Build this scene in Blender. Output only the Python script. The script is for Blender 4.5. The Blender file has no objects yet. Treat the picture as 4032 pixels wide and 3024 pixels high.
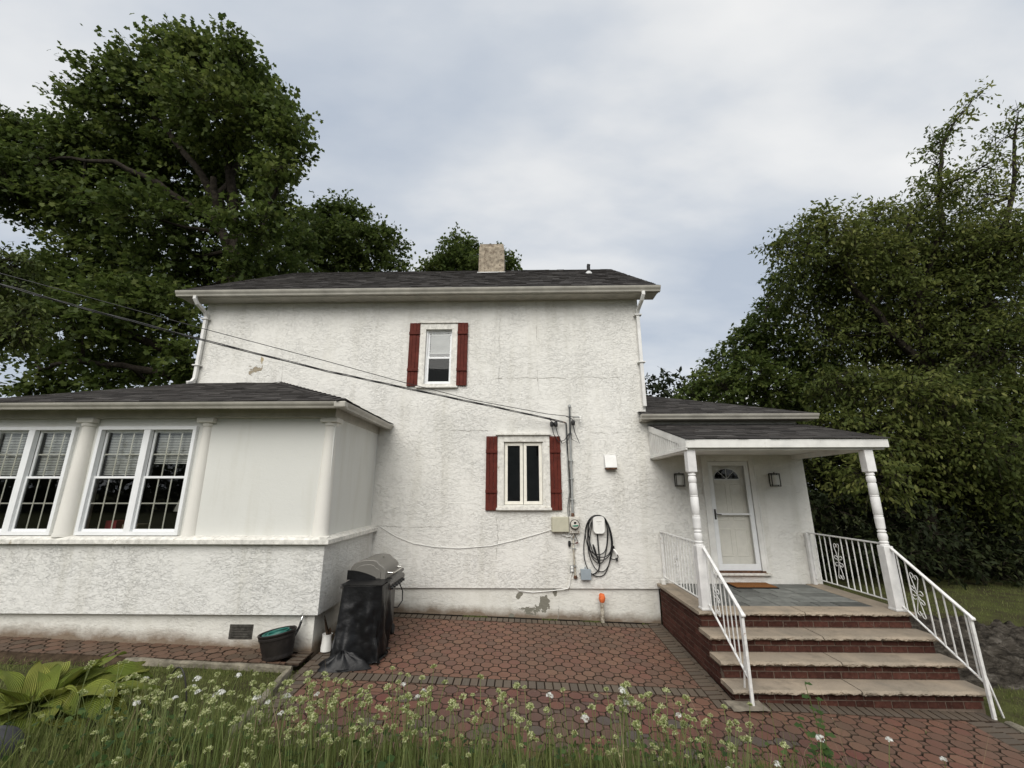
import bpy, math, random
import numpy as np
from mathutils import Vector, Matrix
random.seed(11); RNG = np.random.default_rng(11)
SC = bpy.context.scene; COL = SC.collection
# ------------------------------------------------------------------ camera, sky, sun, exposure
cam_d = bpy.data.cameras.new('camera'); cam = bpy.data.objects.new('camera', cam_d); COL.objects.link(cam)
cam_d.sensor_width = 36.0; cam_d.lens = 36.0 * 1660.0 / 4032.0; cam_d.clip_end = 2000.0; cam_d.clip_start = 0.05
_pi, _ya, _ro = math.radians(14.21), math.radians(-1.252), math.radians(-0.037)
_f = Vector((math.sin(_ya)*math.cos(_pi), math.cos(_ya)*math.cos(_pi), math.sin(_pi)))
_r = Vector((math.cos(_ya), -math.sin(_ya), 0)); _u = _r.cross(_f)
_r, _u = math.cos(_ro)*_r + math.sin(_ro)*_u, -math.sin(_ro)*_r + math.cos(_ro)*_u
cam.matrix_world = Matrix(((_r.x, _u.x, -_f.x, 0), (_r.y, _u.y, -_f.y, -8.64), (_r.z, _u.z, -_f.z, 2.52), (0, 0, 0, 1)))
SC.camera = cam
SUN_EL, SUN_AZ = 41.0, 192.0      # azimuth clockwise from +Y
world = bpy.data.worlds.new('World'); SC.world = world; world.use_nodes = True
def build_world():
    nt = world.node_tree; N = nt.nodes; L = nt.links; N.clear()
    out = N.new('ShaderNodeOutputWorld'); bg = N.new('ShaderNodeBackground'); bg.inputs['Strength'].default_value = 0.1
    sky = N.new('ShaderNodeTexSky'); sky.sky_type = 'NISHITA'; sky.sun_disc = False
    sky.sun_elevation = math.radians(SUN_EL); sky.sun_rotation = math.radians(SUN_AZ)
    sky.air_density = 1.2; sky.dust_density = 2.0
    tc = N.new('ShaderNodeTexCoord')
    sep = N.new('ShaderNodeSeparateXYZ'); L.new(tc.outputs['Generated'], sep.inputs[0])
    def m(op, a, b=None):
        n = N.new('ShaderNodeMath'); n.operation = op
        for i, q in enumerate((a, b)):
            if q is None: continue
            if isinstance(q, (int, float)): n.inputs[i].default_value = q
            else: L.new(q, n.inputs[i])
        return n.outputs[0]
    z = m('ADD', m('MAXIMUM', sep.outputs[2], 0.0), 0.30)
    px, py = m('DIVIDE', sep.outputs[0], z), m('DIVIDE', sep.outputs[1], z)
    cmb = N.new('ShaderNodeCombineXYZ'); L.new(px, cmb.inputs[0]); L.new(py, cmb.inputs[1])
    mp = N.new('ShaderNodeMapping'); mp.inputs['Rotation'].default_value = (0, 0, math.radians(-28)); mp.inputs['Scale'].default_value = (0.75, 1.45, 1)
    mp.inputs['Location'].default_value = (12.5, 2.2, 0); L.new(cmb.outputs[0], mp.inputs[0])
    n1 = N.new('ShaderNodeTexNoise'); n1.inputs['Scale'].default_value = 1.0; n1.inputs['Detail'].default_value = 4; n1.inputs['Roughness'].default_value = .42; n1.inputs['Distortion'].default_value = .25
    n2 = N.new('ShaderNodeTexNoise'); n2.inputs['Scale'].default_value = 3.2; n2.inputs['Detail'].default_value = 5; n2.inputs['Roughness'].default_value = .5
    L.new(mp.outputs[0], n1.inputs['Vector']); L.new(mp.outputs[0], n2.inputs['Vector'])
    f = m('ADD', m('MULTIPLY', n1.outputs[0], .70), m('MULTIPLY', n2.outputs[0], .30))
    r = N.new('ShaderNodeValToRGB'); L.new(f, r.inputs[0])
    e = r.color_ramp.elements; e[0].position = .41; e[0].color = (.475, .53, .615, 1); e[1].position = .65; e[1].color = (.90, .895, .88, 1)
    q = r.color_ramp.elements.new(.49); q.color = (.595, .635, .69, 1)
    q = r.color_ramp.elements.new(.555); q.color = (.75, .765, .78, 1)
    sc = N.new('ShaderNodeVectorMath'); sc.operation = 'SCALE'; L.new(r.outputs[0], sc.inputs[0]); sc.inputs['Scale'].default_value = CLOUD
    mx = N.new('ShaderNodeMix'); mx.data_type = 'RGBA'; mx.inputs['Factor'].default_value = .94
    L.new(sky.outputs[0], mx.inputs['A']); L.new(sc.outputs[0], mx.inputs['B'])
    L.new(mx.outputs['Result'], bg.inputs['Color']); L.new(bg.outputs[0], out.inputs['Surface'])
CLOUD = 5.35
build_world()
sun_d = bpy.data.lights.new('sun', 'SUN'); sun_d.energy = 1.5; sun_d.angle = math.radians(50); sun_d.color = (1.0, .965, .91)
sun = bpy.data.objects.new('sun', sun_d); COL.objects.link(sun)
_el, _az = math.radians(SUN_EL), math.radians(SUN_AZ)
sun.rotation_euler = Vector((-math.sin(_az)*math.cos(_el), -math.cos(_az)*math.cos(_el), -math.sin(_el))).to_track_quat('-Z', 'Y').to_euler()
sun.location = (3, -8, 20)
SC.view_settings.view_transform = 'Standard'; SC.view_settings.look = 'None'; SC.view_settings.gamma = 1.0
SC.view_settings.use_curve_mapping = False; SC.view_settings.exposure = 0.98
SC.render.engine = 'CYCLES'; SC.cycles.max_bounces = 6; SC.cycles.transparent_max_bounces = 8; SC.cycles.use_denoising = True

# ------------------------------------------------------------------ helpers
class NT:
    def __init__(s, name):
        s.m = bpy.data.materials.new(name); s.m.use_nodes = True; s.t = s.m.node_tree; s.N = s.t.nodes; s.L = s.t.links
        s.b = s.N['Principled BSDF']; s.out = s.N['Material Output']
    def n(s, typ, **k):
        o = s.N.new(typ)
        for a, v in k.items(): setattr(o, a, v)
        return o
    def put(s, sock, v):
        if hasattr(v, 'is_output') or hasattr(v, 'links'): s.L.new(v, sock)
        else: sock.default_value = v
    def math(s, op, a, b=0.0, clamp=False):
        o = s.n('ShaderNodeMath', operation=op, use_clamp=clamp); s.put(o.inputs[0], a); s.put(o.inputs[1], b); return o.outputs[0]
    def coord(s, scale=(1, 1, 1), rand=False, loc=(0, 0, 0)):
        tc = s.n('ShaderNodeTexCoord'); v = tc.outputs['Object']
        if rand:
            oi = s.n('ShaderNodeObjectInfo'); a = s.n('ShaderNodeVectorMath', operation='SCALE'); a.inputs[0].default_value = (37, 61, 23)
            s.L.new(oi.outputs['Random'], a.inputs['Scale']); d = s.n('ShaderNodeVectorMath', operation='ADD'); s.L.new(v, d.inputs[0]); s.L.new(a.outputs[0], d.inputs[1]); v = d.outputs[0]
        mp = s.n('ShaderNodeMapping'); mp.inputs['Scale'].default_value = scale; mp.inputs['Location'].default_value = loc; s.L.new(v, mp.inputs[0]); return mp.outputs[0]
    def noise(s, vec, scale, detail=4, rough=.55, dist=0.0):
        o = s.n('ShaderNodeTexNoise'); s.L.new(vec, o.inputs['Vector']); o.inputs['Scale'].default_value = scale; o.inputs['Detail'].default_value = detail
        o.inputs['Roughness'].default_value = rough; o.inputs['Distortion'].default_value = dist; return o.outputs[0]
    def ramp(s, fac, stops):
        r = s.n('ShaderNodeValToRGB'); s.L.new(fac, r.inputs[0]); e = r.color_ramp.elements
        while len(e) < len(stops): e.new(.5)
        for i, (p, c) in enumerate(stops):
            e[i].position = p; e[i].color = (*c, 1) if not isinstance(c, (int, float)) else (c, c, c, 1)
        return r.outputs[0]
    def mix(s, fac, a, b, mode='MIX'):
        o = s.n('ShaderNodeMix', data_type='RGBA', blend_type=mode); s.put(o.inputs['Factor'], fac)
        for k, v in (('A', a), ('B', b)): s.put(o.inputs[k], (*v, 1) if isinstance(v, tuple) and len(v) == 3 else v)
        return o.outputs['Result']
    def bump(s, h, strength=.5, dist=.01, prev=None):
        o = s.n('ShaderNodeBump'); o.inputs['Strength'].default_value = strength; o.inputs['Distance'].default_value = dist; s.L.new(h, o.inputs['Height'])
        if prev: s.L.new(prev, o.inputs['Normal'])
        return o.outputs[0]
    def fin(s, col=None, rough=.8, spec=.3, metal=0.0, normal=None):
        if col is not None: s.put(s.b.inputs['Base Color'], (*col, 1) if isinstance(col, tuple) and len(col) == 3 else col)
        s.put(s.b.inputs['Roughness'], rough); s.b.inputs['Specular IOR Level'].default_value = spec; s.b.inputs['Metallic'].default_value = metal
        if normal: s.L.new(normal, s.b.inputs['Normal'])
        return s.m
def basic(name, col, rough=.6, spec=.3, metal=0.0, var=.12, scale=9.0, bump=.15, bscale=90.0, rand=False, hue=None, rvar=0.0, bdist=.004, spots=None):
    t = NT(name); v = t.coord(rand=rand)
    c2 = tuple(max(0, c*(1-2*var)) for c in col) if hue is None else hue
    c1 = tuple(min(1, c*(1+var)) for c in col)
    c = t.mix(t.math('MULTIPLY', t.math('SUBTRACT', t.noise(v, scale, 5, .6), .3), 2.2, True), c2, c1)
    if spots:   # (noise scale, threshold, strength, colour): chips, rust or dirt with ragged edges
        c = t.mix(t.math('MULTIPLY', t.ramp(t.noise(v, spots[0], 7, .72), [(spots[1], 0.0), (spots[1]+.05, 1.0)]), spots[2]), c, spots[3])
    if rvar:
        oi = t.n('ShaderNodeObjectInfo'); k = t.math('ADD', t.math('MULTIPLY', oi.outputs['Random'], 2*rvar), 1-rvar)
        sc = t.n('ShaderNodeVectorMath', operation='SCALE'); t.L.new(c, sc.inputs[0]); t.L.new(k, sc.inputs['Scale']); c = sc.outputs[0]
    nb = t.bump(t.noise(v, bscale, 3), bump, bdist) if bump else None
    return t.fin(c, rough, spec, metal, nb)
def stucco(name, base=(.80, .785, .735), grain=1.0, stain=.35, cracks=(), peels=(), foot=None, streak=.25):
    """troweled stucco: plateau-and-ridge relief, relief shade and dirt painted into the hollows, run-off streaks, hairline cracks, peeled spots"""
    t = NT(name); v = t.coord(); tc = t.n('ShaderNodeTexCoord'); sep = t.n('ShaderNodeSeparateXYZ'); t.L.new(tc.outputs['Object'], sep.inputs[0])
    X, Z = sep.outputs[0], sep.outputs[2]
    vs = t.coord((1, 1, 1.7))
    vs2 = t.n('ShaderNodeMapping'); vs2.inputs['Rotation'].default_value = (0, .6, 0); vs2.inputs['Scale'].default_value = (1, 1, 1.5); t.L.new(v, vs2.inputs[0])
    a = t.noise(vs2.outputs[0], 8.0, 8, .70, .0); b = t.noise(vs, 21, 5, .68, .0)
    pa = t.ramp(a, [(.45, 0.0), (.49, .7), (.55, .75), (.585, 1.0)]); pb = t.ramp(b, [(.43, 0.0), (.48, .8), (.6, 1.0)])
    amp = t.ramp(t.noise(v, 1.1, 3), [(.36, .35), (.58, 1.0)])
    h = t.math('ADD', t.math('MULTIPLY', t.math('ADD', t.math('MULTIPLY', pa, .60), t.math('MULTIPLY', pb, .36)), amp), t.math('MULTIPLY', t.noise(v, 110, 3), .10))
    col = t.mix(t.math('MULTIPLY', t.noise(v, .8, 4, .6), 1.0), tuple(c*.93 for c in base), tuple(min(1, c*1.04) for c in base))
    shade_grime = t.math('MULTIPLY', t.math('SUBTRACT', 1.0, pa), t.ramp(t.noise(v, 1.7, 4, .6), [(.38, .10), (.68, .55)]))  # hollows coloured darker: painted relief shade together with dirt
    col = t.mix(t.math('MULTIPLY', shade_grime, .13*grain), col, tuple(c*.45 for c in base))
    st = t.ramp(t.noise(t.coord((2.2, 2.2, .28)), 1.6, 5, .62, .3), [(.50, 0.0), (.72, 1.0)])
    col = t.mix(t.math('MULTIPLY', st, streak), col, (.47, .45, .37))
    if foot is not None:   # splashed soil along the ground line
        fz = t.math('SUBTRACT', foot[0]+foot[1]*.5, t.math('ADD', Z, t.math('MULTIPLY', X, .034)))
        k = t.math('MULTIPLY', t.math('ADD', fz, t.math('MULTIPLY', t.math('SUBTRACT', t.noise(v, 3.2, 5, .65), .5), foot[1]*1.7)), 1.0/foot[1], True)
        col = t.mix(t.math('MULTIPLY', k, foot[2]), col, (.17, .115, .07))
    for (ax, at, lo, hi, w, s) in cracks:
        p, q = (Z, X) if ax == 'z' else (X, Z)
        wob = t.math('MULTIPLY', t.math('SUBTRACT', t.noise(v, 1.6, 8, .75), .5), .22)
        d = t.math('ABSOLUTE', t.math('SUBTRACT', t.math('ADD', p, wob), at))
        k = t.math('LESS_THAN', d, w)
        k = t.math('MULTIPLY', k, t.math('MULTIPLY', t.math('GREATER_THAN', q, lo), t.math('LESS_THAN', q, hi)))
        k = t.math('MULTIPLY', k, t.ramp(t.noise(v, 2.6, 4), [(.42, 0.0), (.58, 1.0)]))
        col = t.mix(t.math('MULTIPLY', k, s), col, (.30, .28, .24)); h = t.math('SUBTRACT', h, t.math('MULTIPLY', k, .5))
    for (x, z, rx, rz, thr, pc) in peels:
        dx = t.math('DIVIDE', t.math('SUBTRACT', X, x), rx); dz = t.math('DIVIDE', t.math('SUBTRACT', Z, z), rz)
        d = t.math('SUBTRACT', 1.0, t.math('SQRT', t.math('ADD', t.math('MULTIPLY', dx, dx), t.math('MULTIPLY', dz, dz))), True)
        k = t.math('GREATER_THAN', t.math('ADD', t.math('MULTIPLY', d, .45), t.noise(v, 9.0, 5, .6)), thr)
        k = t.math('MULTIPLY', k, t.math('GREATER_THAN', d, 0.02))
        col = t.mix(k, col, pc); h = t.math('SUBTRACT', h, t.math('MULTIPLY', k, .7))
    return t.fin(col, .9, .2, 0, t.bump(h, .85*grain if grain < 1 else .85, .0155*max(.35, grain)))

class MB:
    def __init__(s): s.v = []; s.f = []; s.mi = None
    def add(s, vs, fs, mi=None):
        o = len(s.v)
        if mi is not None: s.mi = (s.mi or [])+list(mi)
        s.v += [tuple(p) for p in vs]; s.f += [tuple(i+o for i in q) for q in fs]; return s
    def quad(s, *p): return s.add(p, [tuple(range(len(p)))])
    def box(s, x0, x1, y0, y1, z0, z1):
        return s.add([(x0,y0,z0),(x1,y0,z0),(x1,y1,z0),(x0,y1,z0),(x0,y0,z1),(x1,y0,z1),(x1,y1,z1),(x0,y1,z1)],
                     [(0,3,2,1),(4,5,6,7),(0,1,5,4),(1,2,6,5),(2,3,7,6),(3,0,4,7)])
    def prism(s, poly, axis, a, b):
        """poly in the two other axes (in x,y,z order), extruded along axis from a to b"""
        n = len(poly)
        def P(p, t): return {'x': (t, p[0], p[1]), 'y': (p[0], t, p[1]), 'z': (p[0], p[1], t)}[axis]
        return s.add([P(p, a) for p in poly]+[P(p, b) for p in poly], [tuple(range(n))[::-1], tuple(range(n, 2*n))]+[(i, (i+1) % n, n+(i+1) % n, n+i) for i in range(n)])
    def tube(s, pts, r, n=8, closed=False, rot=0.0):
        P = [Vector(p) for p in pts]; m = len(P); R = r if isinstance(r, (list, tuple)) else [r]*m
        T = [((P[(i+1) % m] if closed or i < m-1 else P[i])-(P[i-1] if closed or i else P[i])).normalized() for i in range(m)]
        up = Vector((0, 0, 1)) if abs(T[0].z) < .9 else Vector((0, 1, 0)); a = T[0].cross(up).normalized()
        vs = []
        for i in range(m):
            a = (a-T[i]*a.dot(T[i])); a = a.normalized() if a.length > 1e-6 else T[i].orthogonal().normalized(); b = T[i].cross(a)
            for k in range(n):
                w = 2*math.pi*k/n+rot; vs.append(P[i]+a*(R[i]*math.cos(w))+b*(R[i]*math.sin(w)))
        fs = [(i*n+k, i*n+(k+1) % n, ((i+1) % m)*n+(k+1) % n, ((i+1) % m)*n+k) for i in range(m if closed else m-1) for k in range(n)]
        if not closed: fs += [tuple(range(n))[::-1], tuple((m-1)*n+k for k in range(n))]
        return s.add(vs, fs)
    def lathe(s, prof, c, n=20, axis='z', wob=None):
        vs = []
        for r, h in prof:
            for k in range(n):
                w = 2*math.pi*k/n; a, b = r*math.cos(w), r*math.sin(w)
                vs.append({'z': (c[0]+a, c[1]+b, c[2]+h), 'y': (c[0]+a, c[1]+h, c[2]+b), 'x': (c[0]+h, c[1]+a, c[2]+b)}[axis])
        m = len(prof)
        return s.add(vs, [(i*n+k, i*n+(k+1) % n, (i+1)*n+(k+1) % n, (i+1)*n+k) for i in range(m-1) for k in range(n)]+[tuple(range(n))[::-1], tuple((m-1)*n+k for k in range(n))])
    def grid(s, fn, nu, nv):
        return s.add([fn(i/nu, j/nv) for j in range(nv+1) for i in range(nu+1)], [(j*(nu+1)+i, j*(nu+1)+i+1, (j+1)*(nu+1)+i+1, (j+1)*(nu+1)+i) for j in range(nv) for i in range(nu)])
    def mesh(s, name):
        me = bpy.data.meshes.new(name); me.from_pydata(s.v, [], s.f)
        if s.mi: me.polygons.foreach_set('material_index', s.mi)
        me.update(); return me
    def build(s, name, mat, parent=None, smooth=False, bevel=0.0, local=False, seg=2):
        o = bpy.data.objects.new(name, s.mesh(name)); COL.objects.link(o); o.data.materials.append(mat)
        if smooth: shade(o)
        if bevel:
            b = o.modifiers.new('bevel', 'BEVEL'); b.width = bevel; b.segments = seg; b.limit_method = 'ANGLE'; b.angle_limit = math.radians(40)
        if parent: adopt(o, parent, local)
        return o
def shade(o, ang=40):
    for p in o.data.polygons: p.use_smooth = True
    try: o.data.set_sharp_from_angle(angle=math.radians(ang))
    except Exception: pass
def WM(o):
    b = o.matrix_basis
    return (WM(o.parent) @ o.matrix_parent_inverse @ b) if o.parent else b.copy()
def adopt(o, p, local=False):
    if not local: inv = WM(p).inverted()
    o.parent = p
    if not local: o.matrix_parent_inverse = inv
def tag(o, label=None, cat=None, group=None, kind=None):
    for k, v in (('label', label), ('category', cat), ('group', group), ('kind', kind)):
        if v: o[k] = v
    return o
def thing(name, loc, label, cat, group=None):
    o = bpy.data.objects.new(name, None); COL.objects.link(o); o.location = loc; o.empty_display_size = .1; return tag(o, label, cat, group)
def box_obj(name, mat, parent, *b, bevel=0.0): return MB().box(*b).build(name, mat, parent, bevel=bevel)
def copy_part(src, parent, loc=None, rot=None, mesh=None):
    o = src.copy(); COL.objects.link(o)
    if loc is not None: o.location = loc
    if rot is not None: o.rotation_euler = rot
    o.parent = None
    adopt(o, parent); return o
def fast_mesh(name, V, Fc, mat, attr=None):
    """V (n,3); Fc (m,k) all faces with k corners; attr per-face float stored on points"""
    me = bpy.data.meshes.new(name); m, k = Fc.shape
    me.vertices.add(len(V)); me.vertices.foreach_set('co', V.astype(np.float32).ravel())
    me.loops.add(m*k); me.loops.foreach_set('vertex_index', Fc.astype(np.int32).ravel())
    me.polygons.add(m); me.polygons.foreach_set('loop_start', np.arange(0, m*k, k, dtype=np.int32))
    me.update(calc_edges=True)
    if attr is not None:
        a = me.attributes.new('tone', 'FLOAT', 'POINT'); a.data.foreach_set('value', attr.astype(np.float32))
    me.materials.append(mat)
    o = bpy.data.objects.new(name, me); COL.objects.link(o); return o
def sstep(t): t = min(1, max(0, t)); return t*t*(3-2*t)
def vnoise(x, y, s=0):   # cheap value noise
    def h(i, j): q = math.sin(i*127.1+j*311.7+s*74.7)*43758.5453; return q-math.floor(q)
    i, j = math.floor(x), math.floor(y); u, w = x-i, y-j; u = u*u*(3-2*u); w = w*w*(3-2*w)
    return (h(i,j)*(1-u)+h(i+1,j)*u)*(1-w)+(h(i,j+1)*(1-u)+h(i+1,j+1)*u)*w
def fbm(x, y, s=0): return (vnoise(x,y,s)+.5*vnoise(2.1*x,2.1*y,s+1)+.25*vnoise(4.3*x,4.3*y,s+2))/1.75

# ------------------------------------------------------------------ materials
BR = (.215, .205, .165)
M = {}
M['stucco'] = stucco('stucco_main', grain=1.0, streak=.30,
    cracks=[('z', 3.72, -2.3, -.5, .006, .8), ('z', 3.66, 1.25, 2.5, .006, .6), ('z', 4.83, -.6, 2.4, .007, .75), ('x', -.46, 4.7, 6.6, .005, .45), ('x', .35, 4.5, 6.6, .005, .5), ('x', -5.15, 4.8, 6.0, .006, .5), ('z', 1.83, -2.9, -1.5, .006, .5), ('x', -.48, .7, 2.15, .005, .5)],
    peels=[(-5.75, 5.06, .45, .26, .835, (.36, .31, .23)), (-5.63, 5.28, .09, .10, .72, (.46, .38, .24))])
M['stucco_low'] = stucco('stucco_sunroom_base', base=(.77, .76, .72), grain=1.0, streak=.38)
M['stucco_foot'] = stucco('stucco_foundation', base=(.74, .725, .665), grain=.8, streak=.30, foot=(.335, .16, .9),
    peels=[(.42, .47, .17, .16, .66, BR), (-.06, .60, .10, .09, .66, BR), (.62, .66, .06, .10, .64, BR), (.18, .36, .45, .18, .80, BR), (-.2, .25, .1, .1, .70, BR)], cracks=[('x', .68, .1, .74, .008, .8)])
M['plaster'] = stucco('smooth_plaster', base=(.66, .66, .62), grain=.25, streak=.30)
M['column'] = stucco('column_plaster', base=(.72, .70, .645), grain=.30, streak=.25)
M['trim'] = basic('white_trim_paint', (.78, .77, .73), .5, .3, var=.10, scale=3, bump=.2, bscale=40, spots=(5, .63, .5, (.42, .39, .31)))
M['trim_worn'] = basic('worn_trim_paint', (.76, .74, .68), .6, .25, var=.16, scale=14, bump=.4, bscale=30, spots=(9, .60, .75, (.30, .25, .17)))
M['vinyl'] = basic('white_vinyl', (.80, .81, .81), .35, .4, var=.03, bump=0)
M['cream'] = basic('cream_window_paint', (.82, .79, .70), .4, .4, var=.05, bump=0)
M['gutter'] = basic('shade_toned_gutter_enamel', (.44, .42, .365), .4, .4, var=.14, scale=3, bump=.05)  # pale enamel made darker, with the eave shade put into its colour
M['downspout'] = basic('white_downspout_enamel', (.78, .77, .74), .42, .35, var=.10, scale=4, bump=0, spots=(4, .62, .4, (.40, .37, .29)))
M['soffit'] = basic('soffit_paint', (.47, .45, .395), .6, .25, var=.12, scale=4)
M['shutter'] = basic('dark_red_shutter_paint', (.112, .025, .017), .65, .12, var=.18, scale=8, bump=.3, bscale=50)
M['dark_room'] = basic('unlit_interior_paint', (.06, .055, .05), .9, .1, var=.3, scale=1.5, bump=0)  # darkness of the rooms behind the panes is put into this colour
M['blind'] = basic('blind_slat_vinyl', (.84, .84, .80), .5, .3, var=.05, bump=0)
M['brick'] = basic('red_brick', (.084, .035, .026), .9, .12, var=.22, scale=22, bump=.5, bscale=70, rand=True, rvar=.32, spots=(14, .60, .5, (.17, .125, .10)))
M['mortar'] = basic('grey_mortar', (.175, .135, .105), .95, .1, var=.2, scale=30, bump=.4)
M['white_metal'] = basic('white_railing_paint', (.80, .79, .76), .5, .3, var=.12, scale=14, bump=.25, bscale=60, spots=(11, .62, .7, (.30, .19, .11)))
M['post'] = basic('white_post_paint', (.78, .77, .75), .55, .3, var=.10, scale=6, bump=.25, bscale=30, spots=(8, .64, .6, (.45, .42, .36)))
M['bluestone'] = basic('bluestone_tile', (.155, .160, .148), .75, .2, var=.18, scale=6, bump=.25, bscale=25, rand=True, rvar=.34)
M['black_plastic'] = basic('black_plastic', (.018, .018, .018), .45, .4, var=.2, bump=.1)
M['black_cable'] = basic('black_cable_rubber', (.012, .012, .013), .42, .4, var=.2, bump=0)
M['grey_pvc'] = basic('grey_conduit', (.34, .35, .34), .5, .35, var=.15, scale=8)
M['grey_box'] = basic('grey_box_plastic', (.30, .345, .375), .45, .4, var=.05, bump=0)
M['putty'] = basic('putty_box_enamel', (.50, .48, .37), .5, .35, var=.06, bump=0)
M['meter_steel'] = basic('meter_socket_enamel', (.66, .63, .56), .5, .35, var=.2, scale=12, bump=.1)
M['rust'] = basic('rusted_steel', (.15, .08, .05), .85, .2, var=.4, scale=30)
M['rusty_white'] = basic('flaking_white_pipe', (.70, .66, .55), .6, .3, var=.2, scale=14, hue=(.10, .07, .045), bump=.4, bscale=40)
M['orange'] = basic('orange_cap_plastic', (.75, .17, .05), .5, .35, var=.12)
M['white_plastic'] = basic('white_plastic', (.82, .81, .77), .35, .45, var=.02, bump=0)
M['green_label'] = basic('green_label', (.02, .22, .14), .4, .4, var=.1, bump=0)
M['grey_ink'] = basic('grey_printed_ink', (.28, .26, .22), .5, .3, var=.05, bump=0)
M['lid'] = basic('painted_steel_lid', (.20, .19, .17), .45, .4, metal=.3, var=.06, scale=2, bump=.05, bscale=200)
M['grill_side'] = basic('dark_steel_panel', (.10, .095, .09), .38, .5, metal=.4, var=.1, bump=0)
M['chrome'] = basic('chrome', (.62, .61, .58), .18, .5, metal=1.0, var=.05, bump=0)
M['rubber'] = basic('wheel_rubber', (.03, .03, .03), .7, .3, var=.2)
M['bag'] = basic('black_plastic_sheet', (.006, .006, .0065), .40, .30, var=.1, scale=5, bump=.35, bscale=20, bdist=.012)
M['pot'] = basic('brown_black_resin', (.022, .018, .016), .55, .35, var=.2, bump=.2)
M['hose'] = basic('green_hose_vinyl', (.012, .125, .10), .4, .45, var=.15, bump=.1)
M['mat_coir'] = basic('coir_mat', (.26, .115, .04), .95, .1, var=.2, scale=40, bump=.9, bscale=220)
M['mat_edge'] = basic('mat_rubber_edge', (.02, .018, .016), .8, .2)
M['dead_leaf'] = basic('withered_leaf', (.055, .035, .022), .8, .2, var=.3, scale=30)
M['bark'] = basic('grey_brown_bark', (.036, .030, .023), .95, .1, var=.35, scale=9, bump=.9, bscale=22, bdist=.03)
M['chimney'] = basic('chimney_cement', (.40, .34, .26), .95, .1, var=.25, scale=8, bump=.9, bscale=16, bdist=.03, spots=(7, .52, .85, (.17, .135, .10)))
M['vent_black'] = basic('black_vent_pipe', (.035, .035, .035), .6, .3)
M['lead'] = basic('pale_flashing', (.62, .62, .60), .4, .4)
M['iron'] = basic('bronze_black_iron', (.022, .019, .016), .5, .4)
M['louver'] = basic('weathered_block_and_groove_shade', (.085, .08, .07), .9, .1, var=.3, scale=20, bump=.5)
M['kerb'] = basic('pale_kerb_stone', (.24, .215, .165), .95, .1, var=.3, scale=8, bump=.8, bscale=25, bdist=.02)
M['concrete'] = basic('stained_concrete', (.24, .21, .165), .95, .1, var=.3, scale=5, bump=.5)
M['siding'] = basic('grey_clapboard_paint', (.62, .63, .62), .6, .3, var=.08)
M['dark_stone'] = basic('dark_grey_stone', (.075, .075, .078), .8, .2, var=.2, scale=9, bump=.5)
M['frosted'] = basic('frosted_lamp_glass', (.62, .61, .57), .35, .4, var=.04, bump=0)
M['shade_cloth'] = basic('lamp_shade_linen', (.55, .53, .48), .9, .1)
M['red_card'] = basic('red_card', (.35, .05, .06), .7, .2)
M['tan_card'] = basic('tan_card', (.40, .33, .24), .8, .2)
def glass(name, tint=(.9, .92, .91), refl=1.0):
    t = NT(name); N = t.n
    tr = N('ShaderNodeBsdfTransparent'); tr.inputs[0].default_value = (*tint, 1)
    gl = N('ShaderNodeBsdfGlossy'); gl.inputs['Roughness'].default_value = .015; gl.inputs['Color'].default_value = (.95, .97, .97, 1)
    fr = N('ShaderNodeFresnel'); fr.inputs['IOR'].default_value = 1.55
    mx = N('ShaderNodeMixShader'); t.L.new(t.math('MULTIPLY', fr.outputs[0], 1.4*refl, True), mx.inputs[0]); t.L.new(tr.outputs[0], mx.inputs[1]); t.L.new(gl.outputs[0], mx.inputs[2])
    t.L.new(mx.outputs[0], t.out.inputs['Surface']); return t.m
M['door_glass'] = glass('storm_door_glass', (.97, .97, .96), .28); M['cream_door'] = basic('cream_door_enamel', (.78, .76, .70), .45, .3, var=.04, bump=0)
M['glass'] = glass('window_glass'); M['screen_glass'] = glass('screened_window_glass', (.30, .30, .30), .3)
def shingle_mat():
    t = NT('asphalt_shingle'); a = t.n('ShaderNodeAttribute', attribute_name='tone'); v = t.coord()
    c = t.ramp(a.outputs['Fac'], [(0.0, (.022, .020, .019)), (.45, (.050, .046, .044)), (.8, (.078, .072, .068)), (1.0, (.115, .108, .10))])
    c = t.mix(t.math('MULTIPLY', t.noise(v, 2.0, 4), .5), c, (.035, .032, .028))
    return t.fin(c, .95, .15, 0, t.bump(t.noise(v, 160, 2), .6, .006))
M['shingle'] = shingle_mat()
def stone_mat():
    t = NT('rock_faced_sandstone'); v = t.coord()
    c = t.mix(t.math('MULTIPLY', t.math('SUBTRACT', t.noise(v, 1.6, 5, .6, .5), .32), 2.6, True), (.19, .165, .13), (.38, .305, .225))
    c = t.mix(t.ramp(t.noise(v, 2.7, 6, .7), [(.52, 0.0), (.70, .75)]), c, (.11, .095, .07))
    c = t.mix(t.math('MULTIPLY', t.noise(v, 45, 3), .35), c, (.50, .42, .33))
    n = t.bump(t.noise(v, 60, 4), .5, .006)
    return t.fin(c, .92, .15, 0, t.bump(t.noise(v, 14, 5), .5, .015, n))
M['stone'] = stone_mat()
def rock_mat():
    t = NT('grey_bedrock'); v = t.coord((1, 1, 3.0))
    c = t.ramp(t.noise(v, 4.5, 9, .78, .6), [(.34, (.014, .012, .010)), (.46, (.055, .047, .037)), (.56, (.12, .105, .085)), (.68, (.26, .235, .20))])
    return t.fin(c, .95, .1, 0, t.bump(t.noise(v, 9, 9, .78), 1.0, .09))
M['rock'] = rock_mat()
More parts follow.
